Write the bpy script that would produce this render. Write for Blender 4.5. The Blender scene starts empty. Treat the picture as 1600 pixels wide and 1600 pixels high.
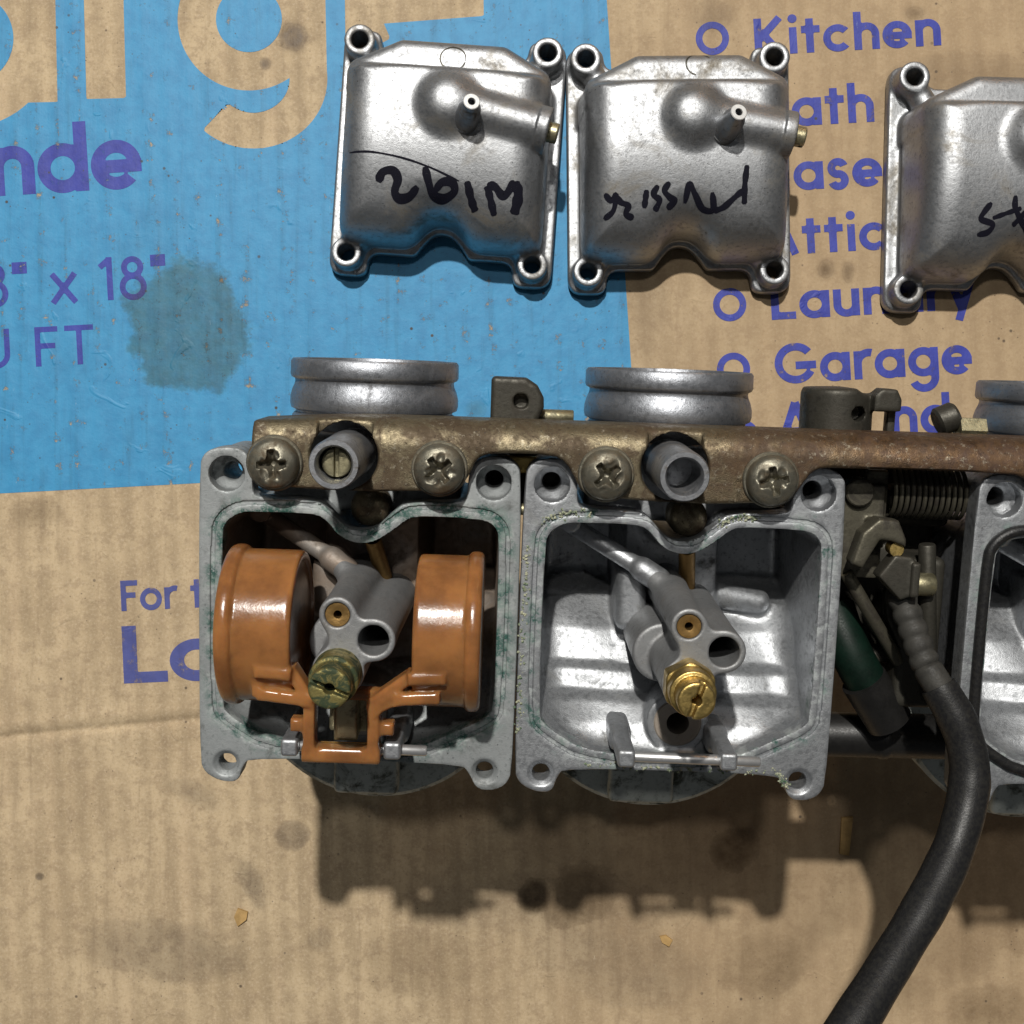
import bpy, math, random
import numpy as np
from mathutils import Matrix, Vector, Euler
random.seed(7); RNG = np.random.default_rng(7)
SC = bpy.context.scene
COL = SC.collection
MM = 0.001
rad = math.radians

# ------------------------------------------------------------------ camera, world, lamps, exposure
CAM_H = 0.320
cd = bpy.data.cameras.new('camera'); cam = bpy.data.objects.new('camera', cd); COL.objects.link(cam)
cam.location = (0, 0, CAM_H); cam.rotation_euler = (0, 0, 0)
cd.sensor_width = 36.0; cd.lens = 36.0 * CAM_H / 0.272
cd.clip_start = 0.01; cd.clip_end = 10.0
SC.camera = cam
w = bpy.data.worlds.new('World'); SC.world = w; w.use_nodes = True
bg = w.node_tree.nodes['Background']; bg.inputs[0].default_value = (0.94, 0.97, 1.0, 1); bg.inputs[1].default_value = 0.07
SC.cycles.max_bounces = 6; SC.cycles.diffuse_bounces = 3; SC.cycles.glossy_bounces = 3; SC.cycles.transmission_bounces = 3; SC.cycles.transparent_max_bounces = 6
SC.cycles.caustics_reflective = False; SC.cycles.caustics_refractive = False

def area(name, loc, target, size, power, color, shape='DISK', size_y=None):
    l = bpy.data.lights.new(name, 'AREA'); l.energy = power; l.color = color; l.shape = shape; l.size = size
    if size_y: l.size_y = size_y
    o = bpy.data.objects.new(name, l); COL.objects.link(o); o.location = loc
    o.rotation_euler = (Vector(target) - Vector(loc)).to_track_quat('-Z', 'Y').to_euler()
    return o
area('ceiling_lamp', (-0.21, 1.06, 1.98), (0, 0, 0.05), 0.06, 51, (1.0, 0.965, 0.90))
area('ceiling_lamp', (-0.10, 0.66, 2.10), (0, 0, 0.05), 0.09, 5.5, (1.0, 0.965, 0.91))
area('reflection_fill', (0.0, 1.45, 2.1), (0, 0, 0), 1.6, 2.2, (0.95, 0.97, 1.0), 'RECTANGLE', 0.7)  # added soft panel for the metals to reflect, no known fixture
area('warm_glint_light', (0.62, 1.5, 0.62), (0.02, 0, 0.05), 0.16, 1.1, (1.0, 0.55, 0.25))  # added warm light for orange glints on the intake spigots
SC.view_settings.view_transform = 'Standard'; SC.view_settings.look = 'None'
SC.view_settings.exposure = 0.0; SC.view_settings.gamma = 1.0
SC.view_settings.use_curve_mapping = False

# ------------------------------------------------------------------ node helpers
def newmat(name):
    m = bpy.data.materials.new(name); m.use_nodes = True
    nt = m.node_tree; nt.nodes.clear()
    out = nt.nodes.new('ShaderNodeOutputMaterial'); b = nt.nodes.new('ShaderNodeBsdfPrincipled')
    nt.links.new(b.outputs[0], out.inputs[0])
    return m, nt, b, out
class G:
    """small wrapper that writes node graphs"""
    def __init__(s, nt):
        s.nt = nt
        tc = nt.nodes.new('ShaderNodeTexCoord')
        mp = nt.nodes.new('ShaderNodeMapping'); mp.inputs['Scale'].default_value = (1000, 1000, 1000)
        nt.links.new(tc.outputs['Object'], mp.inputs[0]); s.co = mp.outputs[0]      # coordinates in mm
        oi = nt.nodes.new('ShaderNodeObjectInfo'); s.rnd = s.math('MULTIPLY', oi.outputs['Random'], 900.0)
        ad = nt.nodes.new('ShaderNodeVectorMath'); ad.operation = 'ADD'; nt.links.new(s.co, ad.inputs[0]); nt.links.new(s.rnd, ad.inputs[1]); s.cor = ad.outputs[0]   # shifted per object
    def link(s, a, b):
        if hasattr(a, 'is_output') or isinstance(a, bpy.types.NodeSocket): s.nt.links.new(a, b)
        else: b.default_value = a
    def math(s, op, a, b=None, c=None, clamp=False):
        n = s.nt.nodes.new('ShaderNodeMath'); n.operation = op; n.use_clamp = clamp
        for i, v in enumerate((a, b, c)):
            if v is not None: s.link(v, n.inputs[i])
        return n.outputs[0]
    def noise(s, scale, detail=4, rough=0.55, co=None, w=True, dist=0.0):
        n = s.nt.nodes.new('ShaderNodeTexNoise'); s.link(co or (s.cor if w else s.co), n.inputs['Vector']); n.inputs['Scale'].default_value = scale
        n.inputs['Detail'].default_value = detail; n.inputs['Roughness'].default_value = rough
        n.inputs['Distortion'].default_value = dist
        return n.outputs[0]
    def voro(s, scale, co=None):
        n = s.nt.nodes.new('ShaderNodeTexVoronoi'); s.link(co or s.co, n.inputs['Vector']); n.inputs['Scale'].default_value = scale
        return n.outputs['Distance']
    def ramp(s, f, a, b, va=0.0, vb=1.0):
        n = s.nt.nodes.new('ShaderNodeMapRange'); n.interpolation_type = 'SMOOTHSTEP'
        s.link(f, n.inputs[0]); n.inputs[1].default_value = a; n.inputs[2].default_value = b
        n.inputs[3].default_value = va; n.inputs[4].default_value = vb
        return n.outputs[0]
    def mix(s, f, a, b, blend='MIX'):
        n = s.nt.nodes.new('ShaderNodeMix'); n.data_type = 'RGBA'; n.blend_type = blend
        s.link(f, n.inputs[0])
        for v, i in ((a, 6), (b, 7)):
            s.link(tuple(v) + (1,) if isinstance(v, tuple) and len(v) == 3 else v, n.inputs[i])
        return n.outputs[2]
    def mapped(s, scale=(1, 1, 1), rot=(0, 0, 0), loc=(0, 0, 0)):
        n = s.nt.nodes.new('ShaderNodeMapping'); s.link(s.co, n.inputs[0])
        n.inputs['Scale'].default_value = scale; n.inputs['Rotation'].default_value = rot; n.inputs['Location'].default_value = loc
        return n.outputs[0]
    def attr(s, name):
        n = s.nt.nodes.new('ShaderNodeAttribute'); n.attribute_name = name; return n.outputs['Fac']
    def bump(s, h, strength, dist, prev=None):
        n = s.nt.nodes.new('ShaderNodeBump'); n.inputs['Strength'].default_value = strength; n.inputs['Distance'].default_value = dist
        s.link(h, n.inputs['Height'])
        if prev is not None: s.link(prev, n.inputs['Normal'])
        return n.outputs[0]
    def xyz(s):
        n = s.nt.nodes.new('ShaderNodeSeparateXYZ'); s.link(s.co, n.inputs[0]); return n.outputs

def metal(name, base, dark, rough=(0.3, 0.5), metallic=1.0, stain=None, stain_lo=0.55, stain_hi=0.68, stain_scale=0.12,
          pit=0.0, grain=0.25, bumpy=0.00004, extra=None, stain_metal=0.3, big=0.06):
    m, nt, b, out = newmat(name); g = G(nt)
    n1 = g.noise(big, 3, 0.6); n2 = g.noise(0.9, 4, 0.65); n3 = g.noise(5.0, 3, 0.6)
    col = g.mix(g.ramp(n1, 0.32, 0.68), base, tuple(c * 0.82 for c in base))
    col = g.mix(g.ramp(n2, 0.52, 0.72, 0, 0.6), col, dark)
    met = metallic; r = g.ramp(n2, 0.3, 0.7, rough[0], rough[1])
    if stain:
        sn = g.noise(stain_scale, 5, 0.7, dist=0.6)
        sf = g.ramp(sn, stain_lo, stain_hi)
        col = g.mix(sf, col, stain); met = g.math('SUBTRACT', metallic, g.math('MULTIPLY', sf, metallic - stain_metal))
        r = g.math('ADD', r, g.math('MULTIPLY', sf, 0.2), clamp=True)
    if pit:
        v = g.voro(0.8); pn = g.noise(0.10, 3)
        pf = g.math('MULTIPLY', g.ramp(v, 0.06, 0.16, 1, 0), g.ramp(pn, 0.40, 0.60, 0, pit))
        col = g.mix(pf, col, (0.03, 0.03, 0.035))
    if extra: col, met, r = extra(g, col, met, r)
    g.link(col, b.inputs['Base Color']); g.link(met, b.inputs['Metallic']); g.link(r, b.inputs['Roughness'])
    nrm = g.bump(n3, grain, 0.00012); nrm = g.bump(n2, 0.35, bumpy * 4, nrm)
    g.link(nrm, b.inputs['Normal'])
    return m

def groove_green(amount, crust):
    def f(g, col, met, r):
        a = g.attr('groove'); n = g.noise(0.22, 6, 0.7); n2 = g.noise(1.4, 5, 0.7)
        k = g.math('MULTIPLY', a, g.ramp(n, 0.62 - amount, 0.74 - amount), clamp=True)
        k = g.math('MULTIPLY', k, g.ramp(n2, 0.34, 0.52))
        col = g.mix(k, col, (0.018, 0.075, 0.060))
        pal = g.math('MULTIPLY', g.math('MULTIPLY', a, g.ramp(g.noise(0.35, 5, 0.7), 0.48, 0.6)), crust)
        col = g.mix(pal, col, (0.50, 0.55, 0.52))
        met = g.math('SUBTRACT', met, g.math('MULTIPLY', g.math('MAXIMUM', k, pal), 0.75), clamp=True)
        r = g.math('ADD', r, g.math('MULTIPLY', g.math('MAXIMUM', k, pal), 0.25), clamp=True)
        return col, met, r
    return f
def varnish(f0):
    def f(g, col, met, r):
        i = g.attr('inside')
        k = g.math('MULTIPLY', i, g.ramp(g.noise(0.09, 4), 0.2, 0.6, 0.35, 0.85), clamp=True)
        col = g.mix(k, col, (0.24, 0.165, 0.11))
        return f0(g, col, met, r)
    return f
M = {}
M['body_dirty'] = metal('dull_zinc_casting', (0.36, 0.38, 0.385), (0.13, 0.145, 0.145), (0.50, 0.70), 0.55, (0.10, 0.105, 0.10), 0.50, 0.72, 0.13, 0.7, extra=varnish(groove_green(0.17, 0.35)), stain_metal=0.2)
M['body_clean'] = metal('bright_zinc_casting', (0.44, 0.455, 0.475), (0.19, 0.20, 0.21), (0.38, 0.60), 0.85, (0.13, 0.13, 0.125), 0.55, 0.76, 0.12, 0.35, extra=groove_green(0.11, 0.35), grain=0.35)
M['tower'] = metal('jet_tower_casting', (0.33, 0.335, 0.34), (0.17, 0.17, 0.175), (0.48, 0.64), 0.7, (0.13, 0.11, 0.085), 0.58, 0.78, 0.09, 0, grain=0.35)
M['bowl'] = metal('float_bowl_casting', (0.365, 0.375, 0.39), (0.14, 0.14, 0.145), (0.38, 0.54), 0.92, (0.14, 0.115, 0.075), 0.50, 0.78, 0.06, 0.9, grain=0.28)
M['cover'] = metal('grimy_cover_casting', (0.52, 0.55, 0.51), (0.20, 0.21, 0.19), (0.5, 0.7), 0.25, (0.09, 0.095, 0.07), 0.46, 0.66, 0.16, 0.6)
M['spigot'] = metal('grey_spigot', (0.34, 0.355, 0.385), (0.14, 0.14, 0.155), (0.34, 0.52), 0.88, (0.08, 0.08, 0.085), 0.54, 0.74, 0.12, 0.6, grain=0.35)
def rail_rust(g, col, met, r):
    xs = g.xyz(); k = g.ramp(g.math('ADD', xs[0], g.math('MULTIPLY', g.math('SUBTRACT', g.noise(0.05, 5, 0.65), 0.5), 90.0)), 48.0, 100.0, 0.0, 0.85)
    rust = g.mix(g.ramp(g.noise(0.5, 6, 0.75), 0.35, 0.65), (0.078, 0.044, 0.032), (0.125, 0.068, 0.032))
    col = g.mix(k, col, rust)
    sp = g.ramp(g.noise(1.1, 6, 0.8), 0.56, 0.64, 0, 0.75); col = g.mix(sp, col, (0.045, 0.03, 0.02))
    wn = g.ramp(g.noise(0.7, 6, 0.8), 0.56, 0.66, 0, 0.7); col = g.mix(wn, col, (0.36, 0.325, 0.25))
    return col, met, g.math('ADD', r, g.math('MULTIPLY', sp, 0.2), clamp=True)
M['rail'] = metal('corroded_rail', (0.215, 0.18, 0.115), (0.07, 0.055, 0.035), (0.32, 0.56), 0.85, (0.085, 0.06, 0.035), 0.42, 0.60, 0.12, 0.6, stain_metal=0.5, big=0.09, grain=0.6, extra=rail_rust)
M['screw'] = metal('dull_screw', (0.25, 0.235, 0.185), (0.07, 0.062, 0.048), (0.34, 0.52), 0.85, (0.09, 0.068, 0.04), 0.44, 0.68, 0.25, 0.4)
M['vent'] = metal('grey_vent_tube', (0.34, 0.35, 0.37), (0.12, 0.12, 0.13), (0.38, 0.54), 0.85, (0.10, 0.09, 0.08), 0.52, 0.70, 0.25, 0.3)
M['brass'] = metal('clean_brass', (0.62, 0.45, 0.16), (0.30, 0.21, 0.07), (0.34, 0.52), 1.0, (0.14, 0.10, 0.04), 0.56, 0.70, 0.4, 0.3)
M['brass_dull'] = metal('tarnished_brass', (0.30, 0.25, 0.09), (0.04, 0.05, 0.022), (0.40, 0.6), 0.8, (0.035, 0.05, 0.022), 0.42, 0.58, 0.45, 0)
M['bronze'] = metal('bronze_jet', (0.36, 0.22, 0.08), (0.16, 0.10, 0.04), (0.4, 0.55), 0.9)
M['copper'] = metal('copper_tube', (0.75, 0.33, 0.16), (0.30, 0.13, 0.06), (0.3, 0.45), 1.0)
M['steel'] = metal('bright_steel', (0.62, 0.62, 0.62), (0.4, 0.4, 0.4), (0.35, 0.45), 0.8, grain=0.05, bumpy=0.000005)
M['dark_steel'] = metal('oily_shaded_steel', (0.06, 0.056, 0.045), (0.018, 0.016, 0.013), (0.4, 0.58), 0.55, (0.035, 0.03, 0.022), 0.5, 0.68, 0.2)  # oily steel, darkened further to carry the shade of the linkage gap
M['plated'] = metal('yellow_plated_steel', (0.42, 0.38, 0.24), (0.13, 0.12, 0.08), (0.32, 0.5), 0.9, (0.07, 0.065, 0.045), 0.5, 0.7, 0.2)
M['dark_plated'] = metal('oily_shaded_plating', (0.125, 0.115, 0.085), (0.035, 0.03, 0.022), (0.4, 0.58), 0.7, (0.035, 0.03, 0.022), 0.45, 0.62, 0.15)  # darker copy of the plated steel, rail shade and oil in its colour
M['bright'] = metal('pale_tip_metal', (0.75, 0.75, 0.74), (0.5, 0.5, 0.5), (0.45, 0.6), 0.35)  # pale, mostly diffuse tone for the nipple tip ring
M['seat'] = metal('tan_valve_seat', (0.42, 0.36, 0.30), (0.25, 0.2, 0.16), (0.4, 0.5), 0.3)

def plain(name, col, rough, noise_amt=0.25, spec=0.5, sss=None, trans=0.0, scale=0.3, bump=0.15, dark=None, coat=0.0):
    m, nt, b, out = newmat(name); g = G(nt)
    n = g.noise(scale, 6, 0.6); n2 = g.noise(3.0, 4, 0.6)
    c = g.mix(g.ramp(n, 0.35, 0.7, 0, 1), col, dark or tuple(x * (1 - noise_amt) for x in col))
    g.link(c, b.inputs['Base Color']); g.link(g.ramp(n2, 0.3, 0.7, rough * 0.85, min(1, rough * 1.2)), b.inputs['Roughness'])
    b.inputs['Specular IOR Level'].default_value = spec; b.inputs['Coat Weight'].default_value = coat
    if sss: b.inputs['Subsurface Weight'].default_value = sss[0]; b.inputs['Subsurface Radius'].default_value = sss[1]; b.inputs['Subsurface Scale'].default_value = sss[2]
    b.inputs['Transmission Weight'].default_value = trans
    g.link(g.bump(n2, bump, 0.0001), b.inputs['Normal'])
    return m
M['float'] = plain('amber_float_plastic', (0.33, 0.145, 0.048), 0.2, 0.0, 0.38, (0.6, (1.0, 0.4, 0.12), 0.004), 0, 0.11, 0.12, dark=(0.19, 0.08, 0.028))
def wavy(m, sc, st):
    nt = m.node_tree; g = G(nt); b = [n for n in nt.nodes if n.type == 'BSDF_PRINCIPLED'][0]; old = b.inputs['Normal'].links[0].from_socket
    g.link(g.bump(g.noise(sc, 3, 0.6), st, 0.0006, old), b.inputs['Normal'])
wavy(M['float'], 0.28, 0.10)
M['rubber'] = plain('black_rubber', (0.010, 0.010, 0.011), 0.42, 0.3, 0.32, scale=1.3, bump=0.5, dark=(0.020, 0.0195, 0.018))
M['rubber_grey'] = plain('dusty_black_rubber', (0.045, 0.043, 0.038), 0.6, 0.5, 0.3, scale=0.3, bump=0.4)
M['green_tube'] = plain('dark_green_tube', (0.003, 0.013, 0.008), 0.5, 0.5, 0.22, trans=0.0, scale=0.2)
M['marker'] = plain('black_marker_ink', (0.007, 0.007, 0.014), 0.7, 0.2, 0.12, bump=0.05)
M['plug'] = plain('black_plastic', (0.012, 0.0115, 0.011), 0.45, 0.4, 0.35)
M['crumb'] = plain('pale_gasket_crumbs', (0.42, 0.42, 0.30), 0.8, 0.6, 0.3, scale=0.8, dark=(0.03, 0.09, 0.05))
M['chip'] = plain('kraft_chip', (0.50, 0.32, 0.13), 0.8, 0.3, 0.2)

def worn_marker():
    m = M['marker']; nt = m.node_tree; g = G(nt); b = [n for n in nt.nodes if n.type == 'BSDF_PRINCIPLED'][0]; out = [n for n in nt.nodes if n.type == 'OUTPUT_MATERIAL'][0]
    tr = nt.nodes.new('ShaderNodeBsdfTransparent'); mx = nt.nodes.new('ShaderNodeMixShader')
    g.link(g.ramp(g.noise(1.6, 5, 0.75), 0.60, 0.70, 0.97, 0.45), mx.inputs[0]); nt.links.new(tr.outputs[0], mx.inputs[1]); nt.links.new(b.outputs[0], mx.inputs[2]); nt.links.new(mx.outputs[0], out.inputs[0])
worn_marker()
# ------------------------------------------------------------------ mesh helpers (all lengths in mm)
def mesh_np(name, V, F, smooth=True, attrs=None):
    V = np.asarray(V, np.float32) * MM; F = np.asarray(F, np.int32)
    me = bpy.data.meshes.new(name); n = F.shape[1]
    me.vertices.add(len(V)); me.vertices.foreach_set('co', V.ravel())
    me.loops.add(F.size); me.loops.foreach_set('vertex_index', F.ravel())
    me.polygons.add(len(F)); me.polygons.foreach_set('loop_start', np.arange(0, F.size, n, dtype=np.int32))
    me.update(calc_edges=True); me.validate()
    me.polygons.foreach_set('use_smooth', np.full(len(me.polygons), smooth))
    for k, a in (attrs or {}).items():
        at = me.attributes.new(k, 'FLOAT', 'POINT'); at.data.foreach_set('value', np.asarray(a, np.float32))
    return me
def add(name, me, mat, parent=None, loc=(0, 0, 0), rot=(0, 0, 0), label=None, kind=None):
    o = bpy.data.objects.new(name, me); COL.objects.link(o)
    if mat is not None and not me.materials: me.materials.append(mat)
    o.location = Vector(loc) * MM; o.rotation_euler = rot
    if parent: o.parent = parent
    if label: o['label'] = label
    if kind: o['kind'] = kind
    return o
def setmat(o, mat):
    o.material_slots[0].link = 'OBJECT'; o.material_slots[0].material = mat
def grid3(lo, hi, h):
    ax = [np.arange(lo[i], hi[i] + h * 0.5, h, dtype=np.float32) for i in range(3)]
    return ax, ax[0][:, None, None], ax[1][None, :, None], ax[2][None, None, :]
def nets(f, lo, h):
    """surface nets: iso surface f = 0 of a 3-D array, negative inside"""
    s = f < 0
    c = s[:-1, :-1, :-1].astype(np.int8)
    for dx in (0, 1):
        for dy in (0, 1):
            for dz in (0, 1):
                if dx + dy + dz: c = c + s[dx:s.shape[0] - 1 + dx, dy:s.shape[1] - 1 + dy, dz:s.shape[2] - 1 + dz]
    act = (c > 0) & (c < 8); I, J, K = np.nonzero(act)
    pos = np.zeros((len(I), 3)); cnt = np.zeros(len(I))
    for ax in range(3):
        for a in (0, 1):
            for b in (0, 1):
                o0 = [0, 0, 0]; oth = [i for i in range(3) if i != ax]; o0[oth[0]] = a; o0[oth[1]] = b
                o1 = list(o0); o1[ax] = 1
                f0 = f[I + o0[0], J + o0[1], K + o0[2]]; f1 = f[I + o1[0], J + o1[1], K + o1[2]]
                m = (f0 < 0) != (f1 < 0); t = np.where(m, f0 / np.where(m, f0 - f1, 1), 0)
                for d in range(3): pos[:, d] += np.where(m, (t if d == ax else o0[d]), 0)
                cnt += m
    V = (np.stack([I, J, K], 1) + pos / cnt[:, None]) * h + np.array(lo)
    idx = np.full(act.shape, -1, np.int32); idx[I, J, K] = np.arange(len(I))
    F = []
    e = (s[:-1, 1:-1, 1:-1] != s[1:, 1:-1, 1:-1]); i, j, k = np.nonzero(e); q = np.stack([idx[i, j, k], idx[i, j + 1, k], idx[i, j + 1, k + 1], idx[i, j, k + 1]], 1)
    fl = s[i, j + 1, k + 1]; F.append(np.where(fl[:, None], q, q[:, ::-1]))
    e = (s[1:-1, :-1, 1:-1] != s[1:-1, 1:, 1:-1]); i, j, k = np.nonzero(e); q = np.stack([idx[i, j, k], idx[i, j, k + 1], idx[i + 1, j, k + 1], idx[i + 1, j, k]], 1)
    fl = s[i + 1, j, k + 1]; F.append(np.where(fl[:, None], q, q[:, ::-1]))
    e = (s[1:-1, 1:-1, :-1] != s[1:-1, 1:-1, 1:]); i, j, k = np.nonzero(e); q = np.stack([idx[i, j, k], idx[i + 1, j, k], idx[i + 1, j + 1, k], idx[i, j + 1, k]], 1)
    fl = s[i + 1, j + 1, k]; F.append(np.where(fl[:, None], q, q[:, ::-1]))
    return V, np.concatenate(F)
def polysd(P, X, Y):
    P = np.asarray(P, np.float32); d = np.full(np.broadcast(X, Y).shape, 1e9, np.float32); sg = np.ones(d.shape, np.float32)
    n = len(P)
    for i in range(n):
        a = P[i]; b = P[i - 1]; ex, ey = b - a; wx = X - a[0]; wy = Y - a[1]
        t = np.clip((wx * ex + wy * ey) / (ex * ex + ey * ey + 1e-12), 0, 1)
        d = np.minimum(d, (wx - ex * t) ** 2 + (wy - ey * t) ** 2)
        c1 = Y >= a[1]; c2 = Y < b[1]; c3 = ex * wy > ey * wx
        sg = np.where((c1 & c2 & c3) | (~c1 & ~c2 & ~c3), -sg, sg)
    return sg * np.sqrt(d)
def chaikin(P, n=2):
    P = np.asarray(P, float)
    for _ in range(n):
        Q = np.roll(P, -1, 0); P = np.stack([P * .75 + Q * .25, P * .25 + Q * .75], 1).reshape(-1, 2)
    return P
def fillet(P, r, n=6):
    P = np.asarray(P, float); out = []; m = len(P)
    for i in range(m):
        p, a, b = P[i], P[i - 1] - P[i], P[(i + 1) % m] - P[i]; la, lb = np.linalg.norm(a), np.linalg.norm(b); a /= la; b /= lb
        th = math.acos(max(-1, min(1, float(a @ b)))); d = min(r / math.tan(th / 2) if th > 1e-3 else 0, la * .48, lb * .48)
        for t in np.linspace(0, 1, n): out.append((1 - t) ** 2 * (p + a * d) + 2 * t * (1 - t) * p + t * t * (p + b * d))
    return np.array(out)
def smin(a, b, k):
    h = np.maximum(k - np.abs(a - b), 0) / k; return np.minimum(a, b) - h * h * k * .25
def smax(a, b, k): return -smin(-a, -b, k)
def zcyl(X, Y, Z, cx, cy, r, z0, z1, rd=0.3):
    return smax(np.hypot(X - cx, Y - cy) - r, np.maximum(Z - z1, z0 - Z), rd)
def capsule(X, Y, Z, a, b, r, flat=False):
    a = np.array(a, float); b = np.array(b, float); d = b - a; L2 = d @ d
    t = ((X - a[0]) * d[0] + (Y - a[1]) * d[1] + (Z - a[2]) * d[2]) / L2
    tc = t if flat else np.clip(t, 0, 1)
    q = np.sqrt((X - a[0] - d[0] * tc) ** 2 + (Y - a[1] - d[1] * tc) ** 2 + (Z - a[2] - d[2] * tc) ** 2) - r
    return smax(q, (np.abs(t - .5) - .5) * math.sqrt(L2), .3) if flat else q
def boxsd(X, Y, Z, c, hs, r=0.3):
    qx = np.abs(X - c[0]) - hs[0] + r; qy = np.abs(Y - c[1]) - hs[1] + r; qz = np.abs(Z - c[2]) - hs[2] + r
    return np.sqrt(np.maximum(qx, 0) ** 2 + np.maximum(qy, 0) ** 2 + np.maximum(qz, 0) ** 2) + np.minimum(np.maximum(qx, np.maximum(qy, qz)), 0) - r
def sdfmesh(name, lo, hi, h, fn, attrs=None, sharp=36):
    ax, X, Y, Z = grid3(lo, hi, h); f = fn(X, Y, Z)
    V, F = nets(np.ascontiguousarray(f, np.float32), lo, h)
    me = mesh_np(name, V, F, attrs=attrs(V) if attrs else None); me.set_sharp_from_angle(angle=rad(sharp)); return me
def lathe(name, prof, n=48, axis='z', smooth=True, closed=False):
    """prof: list of (radius, height)"""
    a = np.linspace(0, 2 * np.pi, n, endpoint=False); V = []
    for r, z in prof: V.append(np.stack([r * np.cos(a), r * np.sin(a), np.full(n, z)], 1))
    V = np.concatenate(V)
    if axis == 'y': V = np.stack([V[:, 0], V[:, 2], -V[:, 1]], 1)
    if axis == 'x': V = np.stack([V[:, 2], V[:, 1], -V[:, 0]], 1)
    F = []; m = len(prof); rng = range(m if closed else m - 1)
    for i in rng:
        j = (i + 1) % m
        for k in range(n): F.append((i * n + k, i * n + (k + 1) % n, j * n + (k + 1) % n, j * n + k))
    me = mesh_np(name, V, F, smooth)
    me.set_sharp_from_angle(angle=rad(38)); return me
def spline(P, m=8):
    P = np.asarray(P, float); Q = np.vstack([2 * P[0] - P[1], P, 2 * P[-1] - P[-2]]); out = []
    for i in range(1, len(Q) - 2):
        for t in np.linspace(0, 1, m, endpoint=False):
            a, b, c, d = Q[i - 1], Q[i], Q[i + 1], Q[i + 2]
            out.append(.5 * (2 * b + (c - a) * t + (2 * a - 5 * b + 4 * c - d) * t * t + (3 * b - a - 3 * c + d) * t ** 3))
    out.append(P[-1]); return np.array(out)
def sweep(name, P, R, n=20, cap=True):
    P = np.asarray(P, float); R = np.broadcast_to(np.asarray(R, float), (len(P),))
    T = np.gradient(P, axis=0); T /= np.linalg.norm(T, axis=1)[:, None]
    u = np.cross(T[0], (0.13, 0.21, 0.97)); u /= np.linalg.norm(u); V = []; a = np.linspace(0, 2 * np.pi, n, endpoint=False)
    for i in range(len(P)):
        u = u - T[i] * (u @ T[i]); u /= np.linalg.norm(u); v = np.cross(T[i], u)
        V.append(P[i] + R[i] * (np.cos(a)[:, None] * u + np.sin(a)[:, None] * v))
    if cap: V = [np.repeat(P[:1], n, 0)] + V + [np.repeat(P[-1:], n, 0)]
    m = len(V); V = np.concatenate(V)
    F = [(i * n + k, i * n + (k + 1) % n, (i + 1) * n + (k + 1) % n, (i + 1) * n + k) for i in range(m - 1) for k in range(n)]
    me = mesh_np(name, V, F); me.set_sharp_from_angle(angle=rad(50)); return me

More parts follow.
